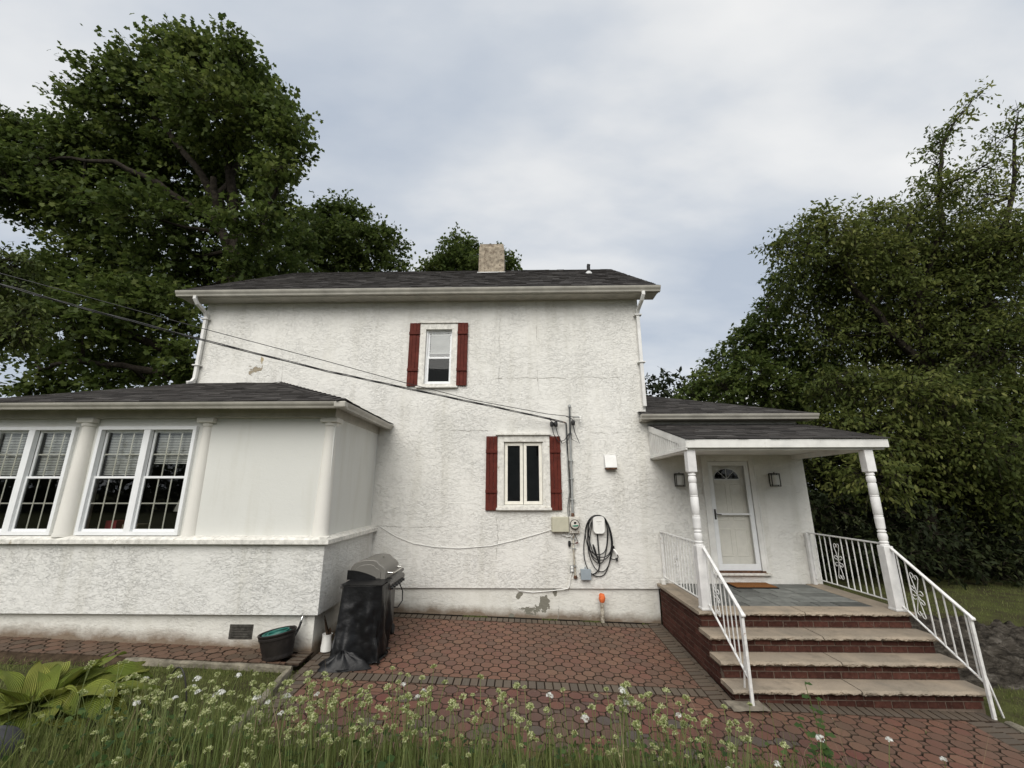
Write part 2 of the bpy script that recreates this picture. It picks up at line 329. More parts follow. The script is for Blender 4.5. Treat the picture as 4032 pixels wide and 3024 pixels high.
def paver_mat(name, cols, dirt):
    t = NT(name); v = t.coord(rand=True); oi = t.n('ShaderNodeObjectInfo')
    n = len(cols); c = t.ramp(oi.outputs['Random'], [(i/(n-1), q) for i, q in enumerate(cols)])
    c = t.mix(t.math('MULTIPLY', t.math('SUBTRACT', t.noise(v, 26, 5, .7), .30), 1.1, True), c, dirt)
    g = t.n('ShaderNodeNewGeometry'); mp = t.n('ShaderNodeMapping'); t.L.new(g.outputs['Position'], mp.inputs[0])
    c = t.mix(t.ramp(t.noise(mp.outputs[0], 1.1, 5, .65), [(.46, 0.0), (.74, .5)]), c, (.095, .078, .054))
    nn = t.bump(t.noise(v, 130, 3), .7, .005)
    return t.fin(c, t.math('ADD', t.math('MULTIPLY', t.noise(mp.outputs[0], 2.0, 3), .4), .45), .35, 0, nn)
M['paver'] = paver_mat('red_brown_paver', [(.167, .076, .050), (.202, .090, .057), (.129, .071, .050), (.178, .071, .049), (.220, .112, .069), (.149, .066, .048)], (.089, .059, .041))
M['paver_dark'] = paver_mat('wine_red_paver', [(.123, .052, .040), (.155, .054, .040), (.094, .058, .048), (.168, .063, .042), (.081, .070, .062), (.126, .054, .040)], (.065, .040, .032))
M['border'] = paver_mat('dark_border_paver', [(.110, .087, .065), (.132, .103, .076), (.094, .078, .062), (.140, .101, .072)], (.078, .059, .044))
M['walk_paver'] = paver_mat('dirty_walk_paver', [(.115, .066, .044), (.145, .078, .050), (.085, .060, .042), (.130, .070, .046), (.160, .094, .062), (.095, .062, .044)], (.060, .044, .028))
M['sand'] = basic('dark_joint_soil', (.014, .011, .008), .95, .1, var=.4, scale=12, bump=.5)
def ground_mat():
    t = NT('lawn_soil'); v = t.coord()
    c = t.ramp(t.noise(v, 2.2, 7, .7), [(.34, (.045, .035, .022)), (.47, (.060, .060, .024)), (.62, (.080, .088, .028)), (.78, (.10, .108, .038))])
    return t.fin(c, .95, .1, 0, t.bump(t.noise(v, 40, 5), .8, .03))
M['ground'] = ground_mat()
def leaf_mat(name, lo, mid, hi, trans=.30, rough=.48):
    t = NT(name); a = t.n('ShaderNodeAttribute', attribute_name='tone')
    c = t.ramp(a.outputs['Fac'], [(0.0, lo), (.5, mid), (1.0, hi)])
    t.fin(c, rough, .18); tr = t.n('ShaderNodeBsdfTranslucent'); t.L.new(c, tr.inputs[0])
    mx = t.n('ShaderNodeMixShader'); mx.inputs[0].default_value = trans; t.L.new(t.b.outputs[0], mx.inputs[1]); t.L.new(tr.outputs[0], mx.inputs[2]); t.L.new(mx.outputs[0], t.out.inputs['Surface']); return t.m
M['maple'] = leaf_mat('maple_leaf', (.046, .070, .017), (.084, .116, .027), (.155, .185, .048), .48, .62)
M['oval'] = leaf_mat('oval_leaf', (.058, .078, .021), (.120, .146, .036), (.245, .255, .076), .5, .62)
M['dark_leaf'] = leaf_mat('dark_hedge_leaf', (.010, .015, .005), (.020, .028, .009), (.045, .052, .016), .2, .7)
M['bright_leaf'] = leaf_mat('bright_leaf', (.050, .070, .020), (.090, .115, .030), (.15, .17, .05))
M['grass'] = leaf_mat('grass_blade', (.080, .104, .028), (.160, .190, .055), (.28, .29, .12), .35, .7)
M['stem'] = leaf_mat('chive_stem', (.14, .18, .055), (.20, .25, .085), (.28, .32, .13), .3)
M['bud'] = leaf_mat('chive_bud', (.20, .25, .07), (.36, .41, .14), (.70, .71, .42), .3)
M['petal'] = leaf_mat('white_petal', (.55, .57, .46), (.78, .78, .70), (.86, .86, .82), .2)
M['weed'] = leaf_mat('weed_leaf', (.025, .050, .014), (.045, .085, .022), (.085, .135, .04), .25)
def hosta_mat():
    t = NT('hosta_leaf'); v = t.coord(); tc = t.n('ShaderNodeTexCoord'); u = t.n('ShaderNodeAttribute', attribute_name='across'); oi = t.n('ShaderNodeObjectInfo')
    c = t.ramp(oi.outputs['Random'], [(0.0, (.155, .205, .032)), (.5, (.225, .265, .044)), (1.0, (.31, .325, .066))])
    w = t.math('ABSOLUTE', t.math('SINE', t.math('MULTIPLY', u.outputs['Fac'], 22.0)))
    c = t.mix(t.math('MULTIPLY', t.math('SUBTRACT', 1.0, w), .35), c, (.07, .10, .02))
    c = t.mix(t.ramp(t.noise(t.coord(rand=True), 5, 4), [(.5, 0.0), (.75, .6)]), c, (.30, .27, .06))
    t.fin(c, .6, .2, 0, t.bump(w, .8, .012)); tr = t.n('ShaderNodeBsdfTranslucent'); t.L.new(c, tr.inputs[0])
    mx = t.n('ShaderNodeMixShader'); mx.inputs[0].default_value = .22; t.L.new(t.b.outputs[0], mx.inputs[1]); t.L.new(tr.outputs[0], mx.inputs[2]); t.L.new(mx.outputs[0], t.out.inputs['Surface']); return t.m
M['hosta'] = hosta_mat(); M['dry'] = leaf_mat('dry_stalk', (.16, .12, .07), (.26, .20, .12), (.36, .29, .19), .1, .8)
# ------------------------------------------------------------------ ground
def pz(x, y): return .2466-.034*min(8, max(-9, x))+.038*min(1, max(-6, y))
def bank(x, y):
    yb = -4.05-.85*sstep((x-1.8)/2.2); h = .62*sstep((yb-y)/1.15)
    if x < -2.5: h = max(h, sstep((-2.5-x)/.5)*.34*sstep((-2.75-y)/2.2))
    return h+max(0, min(1, (-5.2-y)/3.5))*.22
def gz(x, y):
    z = pz(x, y)+bank(x, y)
    if x > 5.4 and y > -1: z += .10*sstep((y+1)/2.5)
    return z
def in_patio(x, y): return -2.93 < x < 5.45 and -4.9 < y < 1
def build_ground():
    xs = [-400, -150, -60, -30, -18]+list(np.arange(-13, 14.01, .3))+[18, 30, 60, 150, 400]
    ys = [-400, -120, -50, -25, -15]+list(np.arange(-10, 8.01, .25))+[12, 25, 60, 150, 400]
    b = MB(); V = []
    for y in ys:
        for x in xs:
            z = gz(x, y)+.025*(fbm(x*1.7, y*1.7)-.5)
            if in_patio(x, y): z = pz(x, y)-.09+bank(x, y)*1.15
            elif -9 < x < -2.8 and y > -2.47: z = pz(x, y)-.06
            V.append((x, y, z))
    n = len(xs)
    b.add(V, [(j*n+i, j*n+i+1, (j+1)*n+i+1, (j+1)*n+i) for j in range(len(ys)-1) for i in range(n-1)])
    return tag(b.build('ground', M['ground'], smooth=True), kind='structure')
ground = build_ground()
# ------------------------------------------------------------------ patio of pavers
M['joint'] = basic('dirty_paver_edge', (.075, .053, .038), .9, .1, var=.4, scale=20, bump=0)
TILT = (math.atan(.038), math.atan(.034), 0)
def clip_poly(P, a, b, c):   # keep a*x+b*y<=c
    out = []
    for i in range(len(P)):
        p, q = P[i], P[(i+1) % len(P)]; dp, dq = a*p[0]+b*p[1]-c, a*q[0]+b*q[1]-c
        if dp <= 0: out.append(p)
        if dp*dq < 0: t = dp/(dp-dq); out.append((p[0]+(q[0]-p[0])*t, p[1]+(q[1]-p[1])*t))
    return out
def area(P): return .5*sum(P[i][0]*P[(i+1) % len(P)][1]-P[(i+1) % len(P)][0]*P[i][1] for i in range(len(P)))
def tile_mesh(P, h=.030, bev=.007):
    n = len(P); A = area(P); cx = sum(p[0] for p in P)/n; cy = sum(p[1] for p in P)/n
    k = 1-bev*2.2/max(.03, math.sqrt(abs(A))); b = MB()
    vs = [(p[0], p[1], -h) for p in P]+[(p[0], p[1], -bev) for p in P]+[(cx+(p[0]-cx)*k, cy+(p[1]-cy)*k, 0) for p in P]
    fs = [(i, (i+1) % n, n+(i+1) % n, n+i) for i in range(n)]+[(n+i, n+(i+1) % n, 2*n+(i+1) % n, 2*n+i) for i in range(n)]+[tuple(range(2*n, 3*n))]
    return b.add(vs, fs, [1]*(2*n)+[0])
p_ = .178; s_ = p_*(math.sqrt(2)-1); hp = p_/2; g_ = .0040
def octagon(g): c = hp*math.tan(math.pi/8)-.0015; h = hp-g; return [(h, -c), (h, c), (c, h), (-c, h), (-h, c), (-h, -c), (-c, -h), (c, -h)]
KEYS = [octagon(g_), [(hp-g_+.003, -s_/2+g_), (hp+s_-g_, -s_/2+g_), (hp+s_-g_, s_/2-g_), (hp-g_+.003, s_/2-g_)]]
def key_tile(polys):
    b = MB()
    for P in polys: t = tile_mesh(P, .030, .0048); b.add(t.v, t.f, t.mi)
    return b
patio = tag(MB().grid(lambda u, w: (-2.93+8.38*u, -4.9+4.95*w, pz(-2.93+8.38*u, -4.9+4.95*w)-.022), 8, 6).build('patio', M['sand']), kind='structure')
def lay(mesh_or_obj, name, x, y, mat, dz=0.0, rz=0.0, parent=None):
    o = bpy.data.objects.new(name, mesh_or_obj); COL.objects.link(o)
    o.location = (x, y, pz(x, y)+dz+random.uniform(-.003, .003)); o.rotation_euler = (TILT[0]+random.uniform(-.008, .008), TILT[1]+random.uniform(-.008, .008), rz)
    if not o.data.materials: o.data.materials.append(mat); o.data.materials.append(M['joint'])
    adopt(o, parent or patio); return o
key_mesh = {k: key_tile(KEYS).mesh('paver') for k in ('paver', 'paver_dark')}
cand = []
def field(x0, x1, y0, y1, mk):
    d = p_*math.sqrt(2)/1; row = d/2
    j = 0; y = y1+.02
    while y > y0-.1:
        x = x0-.1+(d/2 if j % 2 else 0)
        while x < x1+.15:
            PP = [[(q[0]+x, q[1]+y) for q in K] for K in KEYS]
            xs = [q[0] for P in PP for q in P]; ys = [q[1] for P in PP for q in P]
            if max(xs) > x0 and min(xs) < x1 and max(ys) > y0 and min(ys) < y1:
                whole = min(xs) >= x0 and max(xs) <= x1 and min(ys) >= y0 and max(ys) <= y1
                Q = None
                if not whole:
                    Q = [clip_poly(clip_poly(clip_poly(clip_poly(P, -1, 0, -x0), 1, 0, x1), 0, -1, -y0), 0, 1, y1) for P in PP]
                    Q = [P for P in Q if len(P) > 2 and area(P) > .0006] or 'skip'
                if Q != 'skip': cand.append((x, y, mk, Q))
            x += d
        y -= row; j += 1
field(-2.66, 2.27, -2.44, -.30, 'paver')
field(-2.66, 5.06, -4.75, -2.905, 'paver_dark'); field(-2.66, 2.27, -2.90, -2.655, 'paver_dark')
def dist(c): return math.hypot(c[0], c[1]+8.64)
def hidden(c): return bank(c[0], c[1]) > .05
cand = [c for c in cand if not hidden(c)]
cand.sort(key=dist)
rest = {'paver': MB(), 'paver_dark': MB()}
for i, (x, y, mk, Q) in enumerate(cand):
    if i < 300:
        if Q is None: lay(key_mesh[mk], 'paver', x, y, M[mk])
        else: lay(key_tile([[(q[0]-x, q[1]-y) for q in P] for P in Q]).mesh('paver'), 'paver', x, y, M[mk])
    else:
        t = key_tile(Q or [[(q[0]+x, q[1]+y) for q in P] for P in KEYS]); dz = random.uniform(-.003, .003)
        rest[mk].add([(a, b, c+pz(a, b)+dz) for a, b, c in t.v], t.f, t.mi)
def paver_rest_mat():
    t = NT('far_paver'); g = t.n('ShaderNodeNewGeometry'); v = t.coord()
    c = t.ramp(g.outputs['Random Per Island'], [(i/5, q) for i, q in enumerate([(.160, .076, .050), (.190, .088, .057), (.129, .071, .050), (.167, .071, .050), (.204, .104, .067), (.140, .066, .048)])])
    c = t.mix(t.math('MULTIPLY', t.math('SUBTRACT', t.noise(v, 26, 5, .7), .30), 1.1, True), c, (.10, .066, .045))
    c = t.mix(t.ramp(t.noise(v, 1.1, 5, .65), [(.46, 0.0), (.74, .5)]), c, (.095, .078, .054))
    return t.fin(c, .62, .35, 0, t.bump(t.noise(v, 130, 3), .7, .005))
pm = paver_rest_mat()
for k, b in rest.items():
    if b.v: tag(b.build('pavers_by_the_wall', pm, patio), kind='stuff').data.materials.append(M['joint'])
BRK = [(-.048, -.098), (.048, -.098), (.048, .098), (-.048, .098)]
brk_mesh = tile_mesh(BRK, .032, .005).mesh('border_brick')
def course(x0, y0, x1, y1, across, skip=None):
    """soldier course: bricks side by side from (x0,y0) to (x1,y1); across = True when the brick's long side is perpendicular to the run"""
    L = math.hypot(x1-x0, y1-y0); st = .103 if across else .203; n = max(1, int(L/st)); a = math.atan2(y1-y0, x1-x0)
    for i in range(n):
        t = (i+.5)/n; x, y = x0+(x1-x0)*t, y0+(y1-y0)*t
        if bank(x, y) > .07: continue
        lay(brk_mesh, 'border_brick', x, y, M['border'], .002, a+(0 if across else math.pi/2)+random.uniform(-.012, .012))
course(-2.66, -.195, 2.27, -.195, True); course(-2.66, -2.55, 2.27, -2.55, True)
course(2.375, -.05, 2.375, -2.69, True); course(2.497, -.05, 2.497, -2.69, False)
course(2.27, -2.80, 5.46, -2.80, True); course(5.16, -2.91, 5.16, -4.4, True); course(5.36, -2.91, 5.36, -4.4, True)
course(-2.76, -.30, -2.76, -4.3, True); course(-2.875, -.1, -2.875, -4.2, False)
# the narrow walk along the sunroom, with its kerb
M['soil'] = basic('trodden_soil', (.075, .052, .033), .95, .1, var=.35, scale=9, bump=.8, bscale=40, bdist=.02)
walk = tag(MB().grid(lambda u, w: (-9.3+6.35*u, -2.46+.48*w, pz(-9.3+6.35*u, -2.46+.48*w)+.035), 12, 2).build('walk', M['sand']), kind='structure')
for j in range(4):
    for i in range(26):
        x = -9.2+i*.2517+(.1259 if j % 2 else 0); y = -2.04-j*.1259
        if x > -3.2: continue
        Q = [clip_poly(clip_poly([(q[0]+x, q[1]+y) for q in P], 0, 1, -1.98), 0, -1, 2.44) for P in KEYS]; Q = [P for P in Q if len(P) > 2 and area(P) > .001]
        if Q: lay(key_tile([[(q[0]-x, q[1]-y) for q in P] for P in Q]).mesh('paver'), 'paver', x, y, M['walk_paver'], .052+.012*vnoise(x*3, y*5), parent=walk)
for (x, y) in [(-3.05, -2.05-.103*k) for k in range(4)]: lay(brk_mesh, 'border_brick', x, y, M['border'], .055, math.pi/2, parent=walk)
MB().grid(lambda u, w: (-9.3+4.2*u, -2.43-.24*w, pz(-9.3+4.2*u, -2.5)+.046-.055*w+.02*(fbm(u*40, w*4, 17)-.5)), 60, 4).build('soil_edge', M['soil'], walk, smooth=True)
def kerb_run(x0, y0, x1, y1, w, h, name, label):
    b = MB(); n = 22; L = math.hypot(x1-x0, y1-y0); dx, dy = (x1-x0)/L, (y1-y0)/L
    prof = [(-w/2, -.1), (-w/2, h*.8), (-w/4, h), (w/4, h), (w/2, h*.8), (w/2, -.1)]
    vs = []
    for i in range(n+1):
        t = i/n; x, y = x0+(x1-x0)*t, y0+(y1-y0)*t
        for k, (a, z) in enumerate(prof):
            j = (fbm(t*L*6+k, k*3.1, 5)-.5)*.035
            vs.append((x-dy*(a+j), y+dx*(a+j), pz(x, y)+z+j*.8))
    m = len(prof)
    b.add(vs, [(i*m+k, (i+1)*m+k, (i+1)*m+k+1, i*m+k+1) for i in range(n) for k in range(m-1)]+[tuple(range(m)), tuple(n*m+k for k in range(m))[::-1]])
    return tag(b.build(name, M['kerb'], smooth=True), label, 'kerb')
kerb_run(-5.2, -2.505, -2.98, -2.525, .05, .070, 'kerb_stone', 'pale weathered kerb stone edging the narrow walk beside the lawn')
kerb_run(-2.98, -2.62, -2.80, -4.3, .09, .075, 'kerb_stone', 'mossy kerb stone between the lawn and the left edge of the patio')
kerb_run(5.50, -2.95, 5.52, -4.9, .10, .04, 'kerb_stone', 'low grey kerb stone along the right edge of the patio')

# ------------------------------------------------------------------ house
house = thing('house', (-2, 3, 0), 'white stucco two storey house with dark shingle roof and red shutters', 'house')
def wall_holes(x0, x1, z0, z1, y, holes, depth=.16):
    xs = sorted({x0, x1, *[h[0] for h in holes], *[h[1] for h in holes]}); zs = sorted({z0, z1, *[h[2] for h in holes], *[h[3] for h in holes]}); b = MB()
    for i in range(len(xs)-1):
        for j in range(len(zs)-1):
            cx, cz = (xs[i]+xs[i+1])/2, (zs[j]+zs[j+1])/2
            if any(h[0] < cx < h[1] and h[2] < cz < h[3] for h in holes): continue
            b.quad((xs[i], y, zs[j]), (xs[i+1], y, zs[j]), (xs[i+1], y, zs[j+1]), (xs[i], y, zs[j+1]))
    for (a, c, d, e) in holes:
        b.quad((a, y, d), (a, y, e), (a, y+depth, e), (a, y+depth, d)); b.quad((c, y, d), (c, y+depth, d), (c, y+depth, e), (c, y, e))
        b.quad((a, y, e), (c, y, e), (c, y+depth, e), (a, y+depth, e)); b.quad((a, y, d), (a, y+depth, d), (c, y+depth, d), (c, y, d))
    return b
WL, WR, EW = -7.05, 2.575, 5.60
UW = (-2.06, -1.475, 4.715, 5.955); LW = (-.345, .42, 2.25, 3.48); DR = (3.70, 4.51, 1.04, 3.09)
b = wall_holes(WL, WR, .74, 6.72, 0, [UW, LW])
b.quad((WL, 0, .74), (WL, 0, 6.72), (WL, 7.6, 6.72), (WL, 7.6, .74)); b.quad((WR, 0, .74), (WR, 7.6, .74), (WR, 7.6, 6.72), (WR, 0, 6.72)); b.quad((WL, 7.6, .74), (WL, 7.6, 6.72), (WR, 7.6, 6.72), (WR, 7.6, .74))
for X in (WL, WR): b.quad((X, 0, 6.72), (X, 7.6, 6.72), (X, 3.8, 9.2))
b.quad((WL, 0, .74), (WL, .05, .74), (WR, .05, .74), (WR, 0, .74))
b.build('wall', M['stucco'], house)
b = wall_holes(WR+.001, EW, .70, 3.98, .003, [DR])
b.quad((EW, .003, -.3), (EW, 5, -.3), (EW, 5, 3.98), (EW, .003, 3.98)); b.quad((WR, 5, -.3), (WR, 5, 3.98), (EW, 5, 3.98), (EW, 5, -.3))
b.build('entry_wall', M['stucco'], house)
MB().quad((-3.1, .05, -.3), (WR-.01, .05, -.3), (WR-.01, .05, .742), (-3.1, .05, .742)).quad((-2.985, -2.0, -.3), (-2.985, .05, -.3), (-2.985, .05, .81), (-2.985, -2.0, .81)).quad((-8.6, -2.0, -.3), (-2.985, -2.0, -.3), (-2.985, -2.0, .81), (-8.6, -2.0, .81)).build('foundation_wall', M['stucco_foot'], house)
# interiors seen through the panes
def open_room(x0, x1, y0, y1, z0, z1):
    return MB().quad((x0, y1, z0), (x1, y1, z0), (x1, y1, z1), (x0, y1, z1)).quad((x0, y0, z0), (x0, y1, z0), (x0, y1, z1), (x0, y0, z1)).quad((x1, y0, z0), (x1, y0, z1), (x1, y1, z1), (x1, y1, z0)).quad((x0, y0, z1), (x0, y1, z1), (x1, y1, z1), (x1, y0, z1)).quad((x0, y0, z0), (x1, y0, z0), (x1, y1, z0), (x0, y1, z0))
open_room(-2.4, -1.1, .162, 1.8, 4.5, 6.2).build('room_interior', M['dark_room'], house)
open_room(-.7, .8, .162, 2.0, 2.0, 3.7).build('room_interior', M['dark_room'], house)
# ---- windows, shutters
def frame_mb(x0, x1, z0, z1, w, y0, y1, wb=None):
    wb = w if wb is None else wb
    return MB().box(x0, x1, y0, y1, z1-w, z1).box(x0, x1, y0, y1, z0, z0+wb).box(x0, x0+w, y0, y1, z0+wb, z1-w).box(x1-w, x1, y0, y1, z0+wb, z1-w)
def pane_mb(x0, x1, y0, y1, z0, z1): y = (y0+y1)/2; return MB().quad((x0, y, z0), (x1, y, z0), (x1, y, z1), (x0, y, z1))
def slats(x0, x1, z0, z1, y, pitch=.026):
    b = MB(); z = z1
    b.box(x0, x1, y-.015, y+.015, z1, z1+.03)
    while z > z0+.02:
        b.quad((x0, y-.010, z-.019), (x1, y-.010, z-.019), (x1, y+.008, z), (x0, y+.008, z)); z -= pitch
    return b.box(x0, x1, y-.012, y+.012, z0-.018, z0)
w = frame_mb(-2.20, -1.36, 4.66, 6.08, .135, -.035, .02, .055).build('window', M['trim_worn'], house, bevel=.004)
MB().box(-2.235, -1.335, -.065, .0, 6.082, 6.115).build('head_cap', M['trim_worn'], w, bevel=.005)
MB().box(-2.225, -1.335, -.075, .0, 4.625, 4.658).build('sill', M['trim_worn'], w, bevel=.005)
frame_mb(UW[0], UW[1], UW[2], UW[3], .03, .03, .11).build('jamb_liner', M['vinyl'], w)
frame_mb(-2.032, -1.503, 5.295, 5.927, .042, .065, .10).build('upper_sash', M['vinyl'], w, bevel=.003)
frame_mb(-2.032, -1.503, 4.743, 5.335, .042, .040, .064).build('lower_sash', M['vinyl'], w, bevel=.003)
pane_mb(-1.99, -1.545, .08, .086, 5.337, 5.885).build('pane', M['glass'], w); pane_mb(-1.99, -1.545, .05, .056, 4.785, 5.293).build('pane', M['screen_glass'], w)
slats(-1.985, -1.55, 5.45, 5.86, .125).build('blind', M['blind'], w)
w = frame_mb(-.482, .572, 2.20, 3.615, .130, -.035, .02, .045).build('window', M['trim_worn'], house, bevel=.004)
MB().box(-.52, .60, -.085, .0, 3.617, 3.655).build('head_cap', M['trim_worn'], w, bevel=.006)
MB().box(-.50, .59, -.085, .0, 2.150, 2.198).build('sill', M['trim_worn'], w, bevel=.006)
for (a, c) in ((-.340, .032), (.043, .415)):
    f = frame_mb(a, c, 2.256, 3.474, .062, .02, .07).build('casement', M['cream'], w, bevel=.004)
    pane_mb(a+.062, c-.062, .042, .048, 2.318, 3.412).build('pane', M['glass'], w)
for (x0, x1, z0, z1, bt) in ((-2.425, -2.192, 4.67, 6.09, (5.85, 5.02)), (-1.372, -1.145, 4.675, 6.09, (5.85, 5.02)), (-.715, -.484, 2.147, 3.60, (3.29, 2.51)), (.574, .792, 2.147, 3.595, (3.29, 2.51))):
    ww = (x1-x0)/3; s = None
    for i in range(3):
        bo = MB().box(x0+i*ww+.002, x0+(i+1)*ww-.002, -.048-.003*(i == 1), -.014, z0, z1)
        if s is None: s = bo.build('shutter', M['shutter'], house, bevel=.003)
        else: bo.build('board', M['shutter'], s, bevel=.003)
    for z in bt: MB().box(x0-.002, x1+.002, -.072, -.0505, z-.032, z+.032).build('batten', M['shutter'], s, bevel=.006)
# ---- main roof
def shingle_strip(b, tones, A, B, Cc, D, exposure=.135, tab=.30, thick=.011):
    """A,B eave ends, C,D upper ends (C above B, D above A); builds staggered tabs as proud pieces"""
    A, B, Cc, D = map(Vector, (A, B, Cc, D)); up = ((D-A)+(Cc-B))/2
    nrm = (B-A).cross(D-A).normalized(); S = (D-A).length if abs((D-A).length) > .01 else up.length
    e = (B-A).normalized(); perp = nrm.cross(e)         # up-slope direction
    H = (D-A).dot(perp); n = int(H/exposure)+1
    for j in range(n):
        t0, t1 = j*exposure, min(H, (j+1)*exposure+.02)
        if t0 >= H: break
        tm = min(1, (t0+exposure*.5)/H)
        L, R = A.lerp(D, min(1, t0/H)), B.lerp(Cc, min(1, t0/H)); L1, R1 = A.lerp(D, min(1, t1/H)), B.lerp(Cc, min(1, t1/H))
        length = (R-L).length; x = -random.uniform(0, tab)
        while x < length:
            wd = random.choice((tab*.55, tab*.8, tab, tab*1.1)); a, c = max(0, x), min(length, x+wd-.005); x += wd
            if c-a < .03: continue
            th = thick*random.uniform(.5, 1.5); jig = random.uniform(-.008, .006)
            def at(p, t, o): 
                q = L+e*p+perp*(t-t0); return q+nrm*o
            lo = max(0.0, (L1-L).dot(e)); hi = (R1-L).dot(e)
            a1, c1 = max(a, lo), min(c, hi)
            if c1 <= a1: a1 = c1 = max(lo, min(hi, (a+c)/2))
            vs = [at(a, t0+jig, 0), at(c, t0+jig, 0), at(a, t0+jig, th), at(c, t0+jig, th), at(c1, t1, .002), at(a1, t1, .002), at(c1, t1, -.002), at(a1, t1, -.002)]
            b.add(vs, [(0, 1, 3, 2), (2, 3, 4, 5), (1, 6, 4, 3), (0, 2, 5, 7)]); tones += [random.betavariate(2, 2)]*8
def shingle_obj(strips, parent):
    b = MB(); tn = []
    for s in strips: shingle_strip(b, tn, *s)
    o = b.build('shingles', M['shingle'], parent); a = o.data.attributes.new('tone', 'FLOAT', 'POINT'); a.data.foreach_set('value', np.array(tn, dtype=np.float32)); return tag(o, kind='stuff')
GL, GR, RY, RZ = -7.43, 2.93, 3.81, 9.50
ey, ez = -.40, 6.735
b = MB().quad((GL, ey, ez), (GR, ey, ez), (GR, RY, RZ), (GL, RY, RZ)).quad((GL, RY, RZ), (GR, RY, RZ), (GR, 8.0, 6.75), (GL, 8.0, 6.75))
b.quad((GL, ey, ez-.06), (GL, RY, RZ-.12), (GR, RY, RZ-.12), (GR, ey, ez-.06))
roof = b.build('roof', M['vent_black'], house)
shingle_obj([((GL-.02, ey-.02, ez+.004), (GR+.02, ey-.02, ez+.004), (GR+.02, RY, RZ+.006), (GL-.02, RY, RZ+.006))], roof)
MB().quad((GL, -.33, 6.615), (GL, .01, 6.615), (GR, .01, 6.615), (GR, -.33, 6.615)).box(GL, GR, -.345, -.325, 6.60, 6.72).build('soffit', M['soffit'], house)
for X in (GL, GR):
    MB().prism([(ey, ez-.10), (ey, ez-.01), (RY, RZ-.01), (8.0, 6.74), (8.0, 6.64), (RY, RZ-.13)], 'x', X-.012, X+.012).build('rake_board', M['trim'], house)
def gutter(p0, p1, out, h=.115, d=.12, name='gutter'):
    """K-style gutter, p0->p1 along its back top edge, out = outward unit vector"""
    prof = [(0, 0), (0, -h), (d*.62, -h), (d*.70, -h*.72), (d*.92, -h*.40), (d, -h*.16), (d, -.012), (d*1.03, 0), (d*.90, 0), (d*.90, -.012), (d*.6, -h*.80), (.008, -h*.85)]
    P0, P1, O = Vector(p0), Vector(p1), Vector(out); m = len(prof)
    vs = [P+O*a+Vector((0, 0, z)) for P in (P0, P1) for a, z in prof]
    b = MB().add(vs, [(k, (k+1) % m, m+(k+1) % m, m+k) for k in range(m)])
    for q in (0, 1): b.add([(P0, P1)[q]+O*a+Vector((0, 0, z)) for a, z in prof[:8]], [tuple(range(8))])
    return b.build(name, M['gutter'], house)
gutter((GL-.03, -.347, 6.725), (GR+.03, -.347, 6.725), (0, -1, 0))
def spout(path, name='downspout'):
    o = MB().tube(path, .048, 4, rot=math.pi/4).build(name, M['downspout'], house, bevel=.008); return o
d1 = spout([(-7.04, -.40, 6.62), (-7.04, -.40, 6.56), (-7.02, -.34, 6.47), (-6.99, -.12, 6.36), (-6.99, -.06, 6.27), (-6.99, -.06, 4.86), (-7.01, -.10, 4.77), (-7.04, -.18, 4.73)])
d2 = spout([(2.60, -.40, 6.62), (2.60, -.40, 6.55), (2.585, -.33, 6.46), (2.55, -.12, 6.33), (2.545, -.06, 6.24), (2.545, -.06, 4.20)])
for d, X in ((d1, -6.99), (d2, 2.545)):
    for z in (6.22, 5.15): MB().box(X-.075, X+.075, -.118, -.004, z-.012, z+.012).build('strap', M['downspout'], d)
# chimney and vent
ch = MB()
def chim(u, w):
    z = 8.6+1.48*w; a = 2*math.pi*u; k = 1-.06*sstep((w-.86)/.14)-.02*w+.012*(fbm(u*20, w*9, 3)-.5)*2
    s = .40*k; c, q = math.cos(a), math.sin(a); m = max(abs(c), abs(q)); return (-.895+s*c/m, 3.55+s*q/m, z+(.02*(fbm(u*9, 1)-.5) if w > .95 else 0))
ch.grid(chim, 48, 22); ch.quad(*[chim(i/48, 1) for i in range(48)]); chim_o = ch.build('chimney', M['chimney'], roof)
MB().box(-1.33, -.46, 3.08, 3.2, 9.0, 9.06).build('flashing', M['lead'], chim_o)
vp = MB().tube([(1.99, 2.5, 8.5), (1.99, 2.5, 8.88), (2.0, 2.48, 8.93)], .05, 12).build('vent_pipe', M['vent_black'], roof, smooth=True)
MB().lathe([(.13, 0), (.12, .03), (.075, .10), (.055, .12)], (1.99, 2.5, 8.58), 16).build('pipe_flashing', M['lead'], vp, smooth=True)
# ---- sunroom
SX0, SX1, SY = -8.62, -2.912, -2.08
def ring(z0, z1, x0, x1, y, depth=.08):
    return MB().box(x0, x1, y, y+depth, z0, z1).box(x1-depth, x1, y+depth, -.001, z0, z1)
ring(.805, 1.762, SX0, SX1, SY).build('sunroom_base_wall', M['stucco_low'], house)
